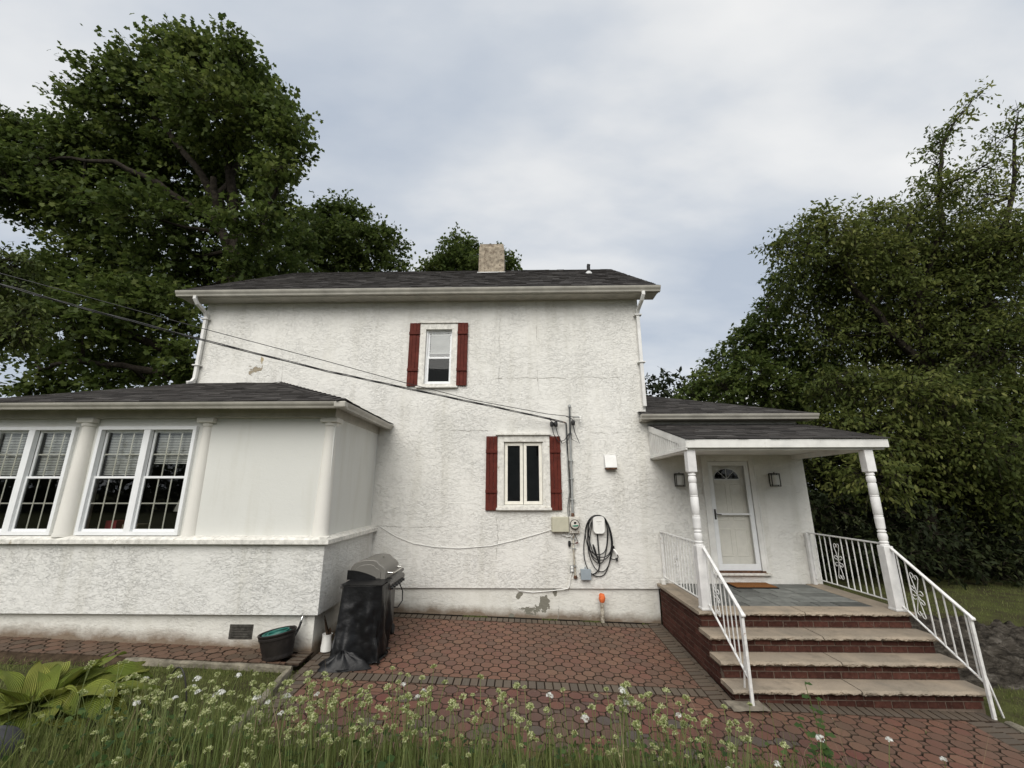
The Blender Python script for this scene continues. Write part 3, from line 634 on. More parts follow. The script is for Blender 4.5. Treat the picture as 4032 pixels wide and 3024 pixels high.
# drip ledge: sloping board under the windows
lp = [(-.02, 1.762), (-.085, 1.762), (-.085, 1.822), (-.03, 1.852), (.06, 1.868), (.06, 1.80)]
b = MB().prism([(SY+a, z) for a, z in lp], 'x', SX0, SX1+.04); b.prism([(SX1-a, z) for a, z in lp], 'y', SY+.0, -.002)
b.prism([(SX1-.05, 1.763), (SX1+.0845, 1.763), (SX1+.0845, 1.8215), (SX1+.03, 1.8515), (SX1-.05, 1.866)], 'y', SY-.0845, SY)
b.build('sill_ledge', M['trim_worn'], house)
PY = -2.02
W2 = (-6.76, -5.17); W1 = (-8.56, -7.14)
wall_holes(SX0, -2.96, 1.84, 3.66, PY, [(W2[0]+.02, W2[1]-.02, 1.89, 3.51), (W1[0]+.02, W1[1]-.02, 1.89, 3.51)], .14).quad((-2.96, PY, 1.84), (-2.96, -.002, 1.84), (-2.96, -.002, 3.66), (-2.96, PY, 3.66)).build('sunroom_wall', M['plaster'], house)
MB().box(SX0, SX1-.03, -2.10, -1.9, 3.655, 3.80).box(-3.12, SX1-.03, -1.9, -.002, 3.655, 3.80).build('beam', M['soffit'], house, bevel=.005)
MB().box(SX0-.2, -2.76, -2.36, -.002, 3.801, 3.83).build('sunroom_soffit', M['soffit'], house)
open_room(-8.55, -3.0, -1.878, -.05, 1.0, 3.7).build('sunroom_interior', M['dark_room'], house)
for cx, cy, rr in ((-6.95, -2.02, .92), (-5.03, -1.985, .74), (-3.05, -1.965, .82)):
    c = MB().lathe([(.150*rr, 0), (.150*rr, .03), (.140*rr, .06), (.125*rr, .9), (.108*rr, 1.60), (.105*rr, 1.665), (.122*rr, 1.675), (.128*rr, 1.70), (.122*rr, 1.725)], (cx, cy, 1.852), 28).build('column', M['column'], house, smooth=True)
    MB().box(cx-.135, cx+.135, cy-.125, cy+.125, 3.578, 3.654).build('capital', M['column'], c, bevel=.012, seg=3)
def dh_window(x0, x1, blinds):
    z0, z1 = 1.872, 3.525; xm = (x0+x1)/2
    w = frame_mb(x0, x1, z0, z1, .055, PY-.05, PY+.03).build('window', M['vinyl'], house, bevel=.004)
    MB().box(xm-.052, xm+.052, PY-.045, PY+.03, z0+.055, z1-.055).build('mullion', M['vinyl'], w, bevel=.004)
    for k, (a, c) in enumerate(((x0+.055, xm-.052), (xm+.052, x1-.055))):
        for nm, s0, s1, y in (('upper_sash', 2.705, z1-.055, PY+.035), ('lower_sash', z0+.055, 2.745, PY-.005)):
            frame_mb(a, c, s0, s1, .034, y, y+.03).build(nm, M['vinyl'], w, bevel=.003)
            gx0, gx1, gz0, gz1 = a+.034, c-.034, s0+.034, s1-.034
            pane_mb(gx0, gx1, y+.012, y+.017, gz0, gz1).build('pane', M['glass'], w)
            mb = MB()
            for i in (1, 2): x = gx0+(gx1-gx0)*i/3; mb.box(x-.010, x+.010, y+.0185, y+.0245, gz0, gz1)
            zz = (gz0+gz1)/2; mb.box(gx0, gx1, y+.0255, y+.029, zz-.010, zz+.010)
            mb.build('muntin', M['cream'], w)
        slats(a+.03, c-.03, blinds[k], z1-.09, PY+.12).build('blind', M['blind'], w)
dh_window(W2[0], W2[1], (2.74, 2.96)); dh_window(W1[0], W1[1], (2.74, 2.74))
# hip roof of the sunroom
ex, eyy, eze = -2.66, -2.44, 3.842; T0, T1 = (-7.0, 0, 4.762), (-5.18, 0, 4.762); E0, E1, E2 = (-8.88, eyy, eze), (ex, eyy, eze), (ex, 0, eze)
b = MB().quad(E0, E1, T1, T0).quad(E1, E2, T1).quad(E0, T0, (-8.88, 5, eze), (-8.88, 2, eze))
sroof = b.build('sunroom_roof', M['vent_black'], house)
sm = shingle_obj([((-8.90, eyy-.02, eze+.004), (ex+.02, eyy-.02, eze+.004), (T1[0], 0, T1[2]+.005), (T0[0], 0, T0[2]+.005)), ((ex+.02, eyy-.02, eze+.004), (ex+.02, -.003, eze+.004), (T1[0]+.02, -.003, T1[2]+.004), (T1[0], -.006, T1[2]+.005))], sroof)
hb = MB(); tn = []
H0, H1 = Vector((ex-.01, eyy+.01, eze+.022)), Vector((T1[0], -.02, T1[2]+.022))
for k in range(17):
    a, c = H0.lerp(H1, k/17), H0.lerp(H1, (k+1.35)/17 if k < 16 else 1); dv = (H1-H0).normalized(); s = Vector((dv.y, -dv.x, 0)).normalized(); dn = Vector((0, 0, -.045))
    hb.add([a+s*.13+dn+Vector((0,0,.012)), a+Vector((0,0,.022)), a-s*.13+dn+Vector((0,0,.012)), c+s*.13+dn, c, c-s*.13+dn], [(0, 1, 4, 3), (1, 2, 5, 4)]); tn += [random.random()]*6
o = hb.build('hip_caps', M['shingle'], sroof); at = o.data.attributes.new('tone', 'FLOAT', 'POINT'); at.data.foreach_set('value', np.array(tn, dtype=np.float32))
g1 = gutter((-8.95, -2.362, 3.832), (ex-.02, -2.362, 3.832), (0, -1, 0), .09, .115); g2 = gutter((ex-.10, -2.40, 3.830), (ex-.10, -.003, 3.830), (1, 0, 0), .09, .115)
MB().box(ex-.16, ex+.022, -2.485, -2.36, 3.738, 3.836).build('corner_sleeve', M['gutter'], g1, bevel=.02)
# foundation vent
fv = MB().box(-4.20, -3.86, -2.006, -1.99, .47, .66).build('foundation_vent', M['louver'], house)
for k in range(5): MB().box(-4.175, -3.885, -2.016, -2.0065, .495+k*.032, .512+k*.032).build('louver', M['louver'], fv)
# ---- entry roof (hip) and door canopy
ce = (5.85, -.27, 3.995)
b = MB().quad((2.40, -.27, 3.995), ce, (2.575, 2.99, 5.19), (2.575, 1.0, 4.465), (2.40, 0, 4.095)).quad(ce, (5.85, 5, 3.995), (2.575, 2.99, 5.19))
eroof = b.build('entry_roof', M['vent_black'], house)
shingle_obj([((2.585, -.29, 3.998), (5.87, -.29, 3.998), (2.60, 2.98, 5.20), (2.585, 2.98, 5.20)), ((2.42, -.29, 3.998), (2.58, -.29, 3.998), (2.58, -.01, 4.10), (2.42, -.01, 4.10))], eroof)
gutter((2.39, -.225, 3.995), (5.86, -.225, 3.995), (0, -1, 0), .10, .115)
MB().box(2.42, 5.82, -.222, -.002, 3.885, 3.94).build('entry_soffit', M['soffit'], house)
CX0, CX1, CY = 2.60, 5.70, -1.93
b = MB().quad((CX0, CY, 3.305), (CX1, CY, 3.305), (CX1, 0, 3.82), (CX0, 0, 3.82)).quad((CX0, CY, 3.25), (CX0, 0, 3.76), (CX1, 0, 3.76), (CX1, CY, 3.25))
canopy = b.build('canopy_roof', M['vent_black'], house)
shingle_obj([((CX0-.02, CY-.03, 3.309), (CX1+.03, CY-.03, 3.309), (CX1+.03, -.004, 3.828), (CX0-.02, -.004, 3.828))], canopy)
box_obj('fascia', M['trim'], canopy, CX0-.004, CX1, CY-.012, CY+.012, 3.172, 3.302, bevel=.003)
box_obj('ceiling', M['trim'], canopy, CX0+.012, CX1-.02, CY+.014, -.004, 3.205, 3.225)
box_obj('front_beam', M['trim'], canopy, CX0+.014, CX1-.03, -1.885, -1.775, 3.142, 3.203, bevel=.003)
for X in (2.67, 5.43): box_obj('side_beam', M['trim'], canopy, X-.055, X+.055, -1.774, -.005, 3.122, 3.203, bevel=.003)
MB().prism([(CY+.0, 3.18), (CY+.0, 3.30), (-.003, 3.812), (-.003, 3.69), (-1.62, 3.265), (-1.62, 3.18)], 'x', CX0-.016, CX0+.008).build('rake_board', M['trim'], canopy)
MB().prism([(CY+.0, 3.18), (CY+.0, 3.30), (-.003, 3.812), (-.003, 3.16), (-1.7, 3.18)], 'x', CX1-.01, CX1+.012).build('rake_board', M['trim'], canopy)
for k in range(15):
    y1, y0 = -.010-k*.107, -.010-(k+1)*.107+.036; t0, t1 = 3.69+(3.265-3.69)*(-y1)/1.62, 3.69+(3.265-3.69)*(-y0)/1.62
    if t1 > 3.225: MB().prism([(y0, 3.205), (y0, t1), (y1, t0), (y1, 3.205)], 'x', CX0-.006, CX0+.006).build('siding_board', M['trim'], canopy)
MB().prism([(-.003, 3.20), (-1.62, 3.20), (-1.62, 3.27), (-.003, 3.68)], 'x', CX0+.007, CX0+.011).build('groove_shade_backing', M['louver'], canopy)  # dark sheet that paints the shade of the grooves between the boards
box_obj('trim_board', M['trim'], canopy, CX0-.02, CX0+.01, -1.92, -.003, 3.142, 3.20, bevel=.003)
# turned posts
def post(cx, cy):
    h = 3.139; z0 = .842
    b = MB().box(cx-.068, cx+.068, cy-.068, cy+.068, z0, 1.72).build('porch_post', M['post'], house, bevel=.008)
    MB().prism([(cx-.068, cy-.068), (cx+.068, cy-.068), (cx+.068, cy+.068), (cx-.068, cy+.068)], 'z', 2.80, h).build('post_head', M['post'], b, bevel=.010)
    pf = [(.060, 1.72), (.062, 1.735), (.048, 1.745), (.058, 1.76), (.060, 1.775), (.048, 1.785), (.056, 1.81), (.062, 1.85), (.056, 1.89), (.044, 1.905), (.056, 1.915), (.056, 1.93), (.047, 1.94), (.047, 1.955), (.057, 1.965), (.060, 2.10), (.060, 2.13), (.052, 2.14), (.060, 2.15), (.052, 2.16), (.060, 2.17), (.061, 2.42), (.053, 2.43), (.061, 2.44), (.053, 2.45), (.061, 2.46), (.057, 2.62), (.050, 2.635), (.058, 2.65), (.062, 2.69), (.057, 2.73), (.046, 2.745), (.058, 2.755), (.058, 2.77), (.050, 2.78), (.062, 2.80)]
    MB().lathe([(r, z) for r, z in pf], (cx, cy, 0), 24).build('turned_shaft', M['post'], b, smooth=True)
    MB().box(cx-.075, cx+.075, cy-.075, cy+.075, z0-.001, z0+.03).build('post_foot', M['post'], b, bevel=.006)
    return b
post(2.675, -1.81); post(5.425, -1.81)
# door
dx0, dx1, dz0, dz1 = 3.708, 4.502, 1.062, 3.085
b = MB().box(3.605, 3.70, -.03, .02, 1.03, 3.175).box(4.51, 4.60, -.03, .02, 1.03, 3.175).box(3.70, 4.51, -.03, .02, 3.09, 3.175)
door = b.build('door_frame', M['trim'], house, bevel=.006)
MB().box(3.58, 3.608, -.04, .0, 1.0, 3.20).box(4.597, 4.625, -.04, .0, 1.0, 3.20).box(3.608, 4.597, -.04, .0, 3.177, 3.205).build('brick_mould', M['trim'], door, bevel=.006)
frame_mb(dx0, dx1, dz0, dz1, .082, -.008, .028, .115).build('storm_door', M['vinyl'], door, bevel=.005)
MB().box(dx0+.082, dx1-.082, -.004, .022, 2.06, 2.095).build('push_bar', M['vinyl'], door, bevel=.004)
pane_mb(dx0+.082, dx1-.082, .008, .012, dz0+.115, 2.06).build('pane', M['door_glass'], door); pane_mb(dx0+.082, dx1-.082, .008, .012, 2.095, dz1-.082).build('pane', M['door_glass'], door)
sl = MB().box(dx0+.01, dx1-.01, .10, .14, dz0, dz1-.01).build('inner_door', M['cream_door'], door)
for (a, c, z0, z1) in ((3.83, 4.07, 1.30, 1.80), (4.14, 4.38, 1.30, 1.80), (3.83, 4.07, 1.95, 2.66), (4.14, 4.38, 1.95, 2.66)):
    frame_mb(a, c, z0, z1, .022, .090, .0995).build('door_panel', M['cream_door'], door, bevel=.006)
fan = [(4.095+.255*math.cos(math.pi*k/18), 2.74+.215*math.sin(math.pi*k/18)) for k in range(19)]
MB().quad(*[(x, .093, z) for x, z in fan]).build('fan_light', M['screen_glass'], door)
MB().prism(fan, 'y', .0963, .0993).build('fan_backing', M['dark_room'], door)
MB().tube([(x, .088, z) for x, z in fan], .013, 6).tube([(3.84, .088, 2.735), (4.35, .088, 2.735)], .013, 6).build('fan_moulding', M['vinyl'], door, smooth=True)
for k in (5, 9, 13): MB().tube([(4.095, .088, 2.745), (fan[k][0], .088, fan[k][1])], .006, 5).build('fan_muntin', M['vinyl'], door)
hd = MB().box(3.735, 3.768, -.022, -.009, 1.98, 2.17).build('handle', M['iron'], door, bevel=.006)
MB().tube([(3.752, -.02, 2.085), (3.752, -.055, 2.085), (3.79, -.062, 2.075), (3.85, -.058, 2.07)], .009, 8).build('lever', M['iron'], door, smooth=True)
MB().box(3.66, 4.56, -.05, .10, 1.028, 1.060).build('threshold', M['rust'], door)
MB().box(3.60, 4.66, -.075, .0, .985, 1.026).build('door_sill', M['trim_worn'], door, bevel=.006)
MB().box(3.655, 3.668, -.034, -.0305, 2.10, 2.16).build('door_bell', M['white_plastic'], door, bevel=.002)
# ------------------------------------------------------------------ brick porch with stone steps
porch = thing('brick_porch', (4.05, -1.4, 0), 'red brick entry porch with four stone topped steps and bluestone floor', 'porch')
PX0, PX1 = 2.575, 5.525
RIS = [(-1.865, .787), (-2.165, .568), (-2.435, .356), (-2.690, .144)]   # riser plane y, top of its bricks
for k, (y, zt) in enumerate(RIS):
    y1 = -.004 if k == 0 else RIS[k-1][0]+.004
    MB().box(PX0+.007, PX1-.007, y+.007, y1, -.4, zt+.004).build('mortar_core', M['mortar'], porch)
BL, BH, BW, J = .198, .0685, .09, .014
def brick_mesh(L, H, W, seed):
    r = random.Random(seed); e = .0035; v = []
    for x in (-1, 1):
        for y in (-1, 1):
            for z in (-1, 1): v.append((x*(L/2)+r.uniform(-e, e)*.5, y*W/2+r.uniform(-e, e)*.6, z*H/2+r.uniform(-e, e)*.5))
    b = MB(); b.v = v; b.f = [(0,1,3,2), (4,6,7,5), (0,4,5,1), (2,3,7,6), (0,2,6,4), (1,5,7,3)]
    return b.mesh('brick')
BM = [brick_mesh(BL, BH, BW, i) for i in range(6)]; BHALF = [brick_mesh(.094, BH, BW, 20+i) for i in range(3)]
CUT = {}
def put_brick(x, y, z, rz, L=None):
    if L is None: me = random.choice(BM)
    else:
        k = round(L, 2)
        if k not in CUT: CUT[k] = brick_mesh(max(.02, L), BH, BW, int(k*1000))
        me = CUT[k]
    o = bpy.data.objects.new('brick', me); COL.objects.link(o)
    if not me.materials: me.materials.append(M['brick'])
    o.location = (x, y, z); o.rotation_euler = (random.uniform(-.008, .008), random.uniform(-.006, .006), rz+random.uniform(-.006, .006)); adopt(o, porch)
def run(a0, a1, place, off):
    a = a0-off
    while a < a1-.02:
        s, e = max(a, a0), min(a+BL, a1)
        if e-s > .03: place((s+e)/2, None if e-s > BL-.002 else e-s)
        a += BL+J
for k, (y, zt) in enumerate(RIS):
    for j in range(2):
        z = zt-BH/2-j*(BH+J)-.002
        run(PX0, PX1, lambda x, L, z=z, y=y: put_brick(x, y+BW/2, z, 0, L), (j % 2)*.105+k*.05)
j = 0; z = RIS[0][1]-BH/2-.002
while z > -.06:
    y_front = [y for (y, zt) in RIS if zt+.02 > z+BH/2][-1]
    # nothing is laid in the height of a tread slab in front of its riser
    run(-y_front*0+.006-0.0, -y_front-.092, lambda a, L, z=z: put_brick(PX0+BW/2, -a, z, math.pi/2, L), (j % 2)*.105)
    if z > .1: run(.3, -y_front-.092, lambda a, L, z=z: put_brick(PX1-BW/2, -a, z, math.pi/2, L), (j % 2)*.105)
    z -= BH+J; j += 1
def slab(x0, x1, y0, y1, z0, z1, name, rough=(1, 0, 0), parent=porch, seed=0):
    """stone slab; front (y0) edge is rock faced, top gently uneven"""
    b = MB(); nx = max(6, int((x1-x0)/.016)); nz = 5; ny = 4
    def fr(u, w):
        x = x0+(x1-x0)*u; n = fbm(x*16+seed*7, w*2.2+seed, seed)-.5+.7*(fbm(x*55, w*6+seed, seed+3)-.5); e = math.sin(math.pi*min(1, max(0, w)))
        return (x, y0-(.004+.030*e)*(rough[0])+.036*n*rough[0], z0+(z1-z0)*w+(.014*n*rough[0] if w < .99 else 0))
    def tp(u, w):
        x = x0+(x1-x0)*u
        if w == 0: return fr(u, 1)
        y = y0+(y1-y0)*w; return (x, y, z1+.004*(fbm(x*3, y*3, seed)-.5))
    b.grid(fr, nx, nz); b.grid(tp, nx, ny)
    b.quad(*[fr(0, 1-i/nz) for i in range(nz+1)], (x0, y1, z0), (x0, y1, z1)); b.quad(*[fr(1, i/nz) for i in range(nz+1)], (x1, y1, z1), (x1, y1, z0))
    b.quad((x0, y1, z0), (x1, y1, z0), fr(1, 0), fr(0, 0)); b.quad((x0, y1, z1), (x1, y1, z1), (x1, y1, z0), (x0, y1, z0))
    return b.build(name, M['stone'], parent)
TL, TR = 2.525, 5.575
for k, (y0, y1, z, xm) in enumerate(((-1.915, -1.60, .839, 4.02), (-2.215, -1.869, .620, 4.03), (-2.485, -2.169, .408, 4.04), (-2.745, -2.439, .196, 4.05))):
    slab(TL, xm-.007, y0, y1, z-.050, z, 'tread_slab', seed=k*2+1); slab(xm+.007, TR, y0, y1, z-.050, z, 'tread_slab', seed=k*2+2)
for (x0, x1) in ((TL, 2.83), (5.27, TR)):
    MB().box(x0, x1, -1.597, -.004, .790, .838).build('coping_slab', M['stone'], porch, bevel=.006)
ys = [-1.595, -1.30, -1.00, -.70, -.36, -.004]
for j in range(5):
    x = 2.834; i = 0
    wds = [(.30, .30, .46, .30, .30, .30, .48), (.46, .30, .30, .46, .30, .62), (.30, .46, .30, .30, .46, .62), (.46, .46, .30, .30, .30, .62), (.30, .46, .46, .30, .92)][j]
    for wd in wds:
        x1 = min(x+wd, 5.266)
        if x1-x > .05: MB().box(x+.008, x1-.008, ys[j]+.009, ys[j+1]-.009, .80, .834+random.uniform(-.002, .002)).build('floor_tile', M['bluestone'], porch, bevel=.004)
        x = x1
MB().box(2.834, 5.266, -1.596, -.005, .78, .824).build('tile_bed', M['joint'], porch)
MB().grid(lambda u, w: (2.42+.42*u, -2.98+.26*w, pz(2.6, -2.9)+.012+.02*fbm(u*5, w*4)), 6, 4).build('post_footing', M['concrete'], porch)
# ------------------------------------------------------------------ railings
def spiral(cx, cz, r, a0, turns, n=14): return [(cx+r*(1-.55*k/n)*math.cos(a0+turns*2*math.pi*k/n), cz+r*(1-.55*k/n)*math.sin(a0+turns*2*math.pi*k/n)) for k in range(n+1)]
def scroll(place, parent, s=1.0):
    """flat bar scroll work in (a, z) about its own centre, mirrored both ways"""
    for sx in (-1, 1):
        for sz in (-1, 1):
            pts = [(0, .02), (.02, .10), (.045, .19), (.058, .245)]+[(.034+.026*math.cos(t), .252+.030*math.sin(t)) for t in np.linspace(0, 4.3, 11)]
            MB().tube([place(sx*a*s, sz*z*s) for a, z in pts], .0055, 6).build('scroll', M['white_metal'], parent, smooth=True)
            p2 = [(.0, .005), (.02, .018), (.04, .030)]+[(.062+.028*math.cos(t), .058+.028*math.sin(t)) for t in np.linspace(-2.2, 2.9, 12)]
            MB().tube([place(sx*a*s, sz*z*s) for a, z in p2], .0055, 6).build('scroll', M['white_metal'], parent, smooth=True)
def railing(name, label, X, ya, yb, za, zb, ha, hb, n, skip, sc_at, end=None, brace=None, cap=False):
    """from y=ya to y=yb at x=X; bottom rail za->zb, top rail za+ha -> zb+hb"""
    t = thing(name, (X, (ya+yb)/2, min(za, zb)), label, 'railing', 'white iron railings of the porch')
    P = lambda u, top: (X, ya+(yb-ya)*u, (za+ha+(zb+hb-za-ha)*u) if top else za+(zb-za)*u)
    a, c = Vector(P(0, 1)), Vector(P(1, 1)); d = (c-a).normalized(); c2 = c+d*.04 if cap else c
    n2 = Vector((0, -d.z, d.y)); n2 = n2 if n2.z > 0 else -n2
    def bar(p, q, w, h):
        e = (q-p).normalized(); m = Vector((0, -e.z, e.y)); m = m if m.z > 0 else -m; x = Vector((w/2, 0, 0)); m = m*h/2
        return MB().add([p-x-m, p+x-m, p+x+m, p-x+m, q-x-m, q+x-m, q+x+m, q-x+m], [(0,1,2,3), (7,6,5,4), (0,4,5,1), (1,5,6,2), (2,6,7,3), (3,7,4,0)])
    bar(a, c2, .042, .022).build('top_rail', M['white_metal'], t, bevel=.005)
    if cap: MB().lathe([(.020, -.024), (.022, 0), (.020, .024)], tuple(c2+Vector((0, 0, -.012))), 14, 'x').build('rail_volute', M['white_metal'], t, smooth=True)
    bar(Vector(P(0, 0)), Vector(P(1, 0)), .026, .016).build('bottom_rail', M['white_metal'], t, bevel=.004)
    for k in range(n):
        u = (k+.6)/n
        if k in skip: continue
        p, q = Vector(P(u, 0)), Vector(P(u, 1)); MB().box(X-.0065, X+.0065, p.y-.0065, p.y+.0065, p.z, q.z-.006).build('baluster', M['white_metal'], t)
    u = sc_at; p, q = Vector(P(u, 0)), Vector(P(u, 1)); sl = (zb+hb-za-ha+zb-za)/2/(yb-ya); mid = (p+q)/2
    scroll(lambda aa, zz: (X, mid.y+aa, mid.z+zz+aa*sl*.6), t, (q.z-p.z)/.80)
    if end: MB().box(X-.017, X+.017, end[0]-.017, end[0]+.017, end[1], end[2]).build('newel', M['white_metal'], t, bevel=.004)
    if brace: MB().tube(brace, .011, 4, rot=math.pi/4).build('brace', M['white_metal'], t)
    return t
railing('porch_railing', 'white iron porch railing with scrollwork beside the house wall, left of the door', 2.665, -.03, -1.735, .955, .955, .80, .80, 13, (5,), .43, end=(-.03, .85, 1.765))
railing('porch_railing', 'white iron porch railing with scrollwork on the far side, right of the door', 5.43, -.03, -1.735, .945, .945, .80, .80, 13, (5,), .43, end=(-.05, .84, 1.75))
MB().box(5.38, 5.445, -.09, -.02, .84, 1.74).build('railing_wall_post', M['post'], [o for o in COL.objects if o.name == 'porch_railing.001'][0], bevel=.005)
gl = pz(2.7, -2.85)
railing('stair_railing', 'white iron stair railing sloping down the left side of the steps', 2.705, -1.885, -2.835, .925, .335, .775, .735, 8, (2,), .30, end=(-2.845, gl, 1.06), brace=[(2.705, -2.82, .72), (2.70, -2.66, gl+.0)], cap=True)
railing('stair_railing', 'white iron stair railing sloping down the right side of the steps', 5.45, -1.885, -2.835, .915, .320, .78, .725, 8, (2,), .30, end=(-2.845, pz(5.45, -2.85), 1.045), brace=[(5.455, -2.82, .55), (5.60, -2.80, pz(5.6, -2.8))], cap=True)
# ------------------------------------------------------------------ wall lanterns
def lantern(x, label):
    t = thing('wall_lantern', (x, 0, 2.60), label, 'lamp', 'wall lanterns by the door')
    MB().box(x-.05, x+.05, -.02, -.001, 2.64, 2.80).build('back_plate', M['iron'], t, bevel=.004)
    b = MB()
    for dx in (-.079, .079):
        b.box(x+dx-.006, x+dx+.006, -.105, -.093, 2.598, 2.845); b.box(x+dx-.006, x+dx+.006, -.021, -.009, 2.598, 2.845)
    for z in (2.602, 2.622, 2.822, 2.843): b.box(x-.085, x+.085, -.1065, -.0905, z-.005, z+.005); b.box(x-.085, x-.074, -.0905, -.01, z-.005, z+.005); b.box(x+.074, x+.085, -.0905, -.01, z-.005, z+.005)
    b.box(x-.07, x+.07, -.09, -.015, 2.846, 2.852); b.build('frame', M['iron'], t)
    n = 12; pf = [(x-.070+.14*k/n, -.072-.030*math.sin(math.pi*k/n)) for k in range(n+1)]+[(x+.070, -.03), (x-.070, -.03)]
    MB().prism(pf, 'z', 2.628, 2.816).build('diffuser', M['frosted'], t, smooth=True)
    MB().lathe([(.008, 0), (.010, .012), (.003, .022)], (x, -.06, 2.852), 10).build('finial', M['iron'], t)
lantern(3.113, 'black framed frosted wall lantern left of the front door, behind the porch post'); lantern(4.962, 'black framed frosted wall lantern right of the front door')
# doormat, cup
dm = MB().box(3.80, 4.55, -.42, .0, .838, .852).build('doormat', M['mat_edge'], bevel=.003); tag(dm, 'brown coir doormat with dark edge lying before the door', 'doormat')
dm.rotation_euler.z = 0
MB().box(3.815, 4.535, -.40, -.015, .8525, .862).build('coir_pile', M['mat_coir'], dm, bevel=.004)
tag(MB().lathe([(.030, 0), (.042, .002), (.050, .07), (.055, .072), (.055, .088), (.049, .09), (.045, .02)], (2.625, -.10, .838), 18).build('plastic_tub', M['white_plastic'], smooth=True), 'small pale plastic tub on the porch ledge against the wall', 'tub')
# ------------------------------------------------------------------ utilities on the wall
def rrect(x0, x1, z0, z1, r, n=6):
    P = []
    for (cx, cz, a) in ((x1-r, z1-r, 0), (x0+r, z1-r, 90), (x0+r, z0+r, 180), (x1-r, z0+r, 270)):
        for k in range(n+1): w = math.radians(a+90*k/n); P.append((cx+r*math.cos(w), cz+r*math.sin(w)))
    return P
ev = thing('car_charger', (1.483, 0, 1.72), 'white rounded electric car charger hung on the stucco with coiled cable', 'car charger')
P = rrect(1.370, 1.597, 1.718, 2.042, .065)
b = MB(); n = len(P); cx, cz = 1.4835, 1.88
rings = [(1.0, -.012), (1.0, -.075), (.985, -.090), (.94, -.098), (.80, -.100), (.78, -.094), (.70, -.094)]
b.add([(cx+(x-cx)*k, y, cz+(z-cz)*(1-(1-k)*.72)) for k, y in rings for x, z in P], [(i*n+q, i*n+(q+1) % n, (i+1)*n+(q+1) % n, (i+1)*n+q) for i in range(len(rings)-1) for q in range(n)]+[tuple((len(rings)-1)*n+q for q in range(n))])
b.build('charger_body', M['white_plastic'], ev, smooth=True)
def text(s, x, z, y, size, mat, parent, name='lettering'):
    c = bpy.data.curves.new('t', 'FONT'); c.body = s; c.size = size; c.align_x = 'CENTER'; c.extrude = .0006
    o = bpy.data.objects.new('t', c); COL.objects.link(o); bpy.context.view_layer.update()
    me = bpy.data.meshes.new_from_object(o.evaluated_get(bpy.context.evaluated_depsgraph_get())); bpy.data.objects.remove(o)
    q = bpy.data.objects.new(name, me); COL.objects.link(q); q.location = (x, y, z); q.rotation_euler = (math.pi/2, 0, 0); me.materials.clear(); me.materials.append(mat); adopt(q, parent); return q
text('emporia', 1.483, 1.935, -.0955, .030, M['grey_ink'], ev)
MB().box(1.462, 1.506, -.0955, -.0945, 1.896, 1.900).build('printed_bar', M['grey_ink'], ev)  # plain bar drawn for an unreadable second line of print
def loop(cx, hw, top, bot, yy, ph):
    pts = []
    for k in range(40):
        a = 2*math.pi*k/40; s = math.sin(a); z = (top+bot)/2+(top-bot)/2*s; w = hw*(abs(math.cos(a))**.82)*(1 if math.cos(a) > 0 else -1)
        pts.append((cx+w+.012*math.sin(3*a+ph)+.02*(s-1)*math.cos(ph), -.03-yy-.012*math.sin(2*a+ph), z))
    return pts
for k, (cx, hw, tp, bt, yy) in enumerate(((1.47, .265, 2.055, .955, .000), (1.50, .225, 2.048, 1.04, .018), (1.455, .245, 2.062, 1.245, .034), (1.475, .215, 2.052, 1.30, .05), (1.465, .20, 2.058, 1.345, .010), (1.49, .17, 2.045, 1.19, .028))):
    MB().tube(loop(cx, hw, tp, bt, yy, k*1.3), .0088, 8, closed=True).build('cable_coil', M['black_cable'], ev, smooth=True)
MB().tube([(1.452, -.05, 1.73), (1.455, -.045, 1.55), (1.468, -.04, 1.30), (1.470, -.04, 1.16), (1.44, -.04, 1.06), (1.37, -.035, 1.005), (1.285, -.04, .985)], .0125, 10).build('supply_cable', M['black_cable'], ev, smooth=True)
MB().tube([(1.352, -.07, 1.53), (1.372, -.075, 1.46), (1.41, -.075, 1.33), (1.45, -.07, 1.20)], [.012, .022, .018, .014], 10).build('cable_box', M['black_plastic'], ev, smooth=True)
cn = thing('charging_plug', (1.76, -.05, 1.3), 'black and white charging plug holstered on the wall beside the coiled cable', 'charging plug')
MB().tube([(1.745, -.004, 1.445), (1.745, -.05, 1.44), (1.738, -.075, 1.50)], [.026, .028, .016], 10).build('holster', M['black_plastic'], cn, smooth=True)
MB().tube([(1.745, -.06, 1.44), (1.775, -.085, 1.40), (1.80, -.09, 1.352)], [.020, .019, .022], 12).build('plug_body', M['white_plastic'], cn, smooth=True)
MB().tube([(1.80, -.09, 1.352), (1.815, -.085, 1.31), (1.80, -.07, 1.265), (1.765, -.06, 1.255), (1.71, -.05, 1.262), (1.66, -.05, 1.29)], .0095, 8).build('plug_cable', M['black_cable'], cn, smooth=True)
MB().tube([(1.785, -.055, 1.285), (1.80, -.055, 1.225)], [.022, .016], 8).build('hook', M['black_plastic'], cn)
mt = thing('electric_meter', (1.015, 0, 1.73), 'round glass electric meter in a pale square socket below the conduit', 'electric meter')
MB().box(.915, 1.115, -.085, -.003, 1.730, 2.032).build('socket_box', M['meter_steel'], mt, bevel=.006)
MB().lathe([(.088, -.086), (.088, -.105), (.080, -.112), (.078, -.16), (.070, -.176), (.050, -.182), (.0, -.183)], (1.015, 0, 1.893), 28, 'y').build('meter_dome', M['meter_steel'], mt, smooth=True)
MB().lathe([(.090, -.1055), (.093, -.110), (.093, -.118), (.088, -.121), (.082, -.118)], (1.015, 0, 1.893), 28, 'y').build('meter_ring', M['iron'], mt, smooth=True)
MB().box(.992, 1.038, -.187, -.1835, 1.905, 1.945).build('meter_display', M['black_plastic'], mt, bevel=.003)
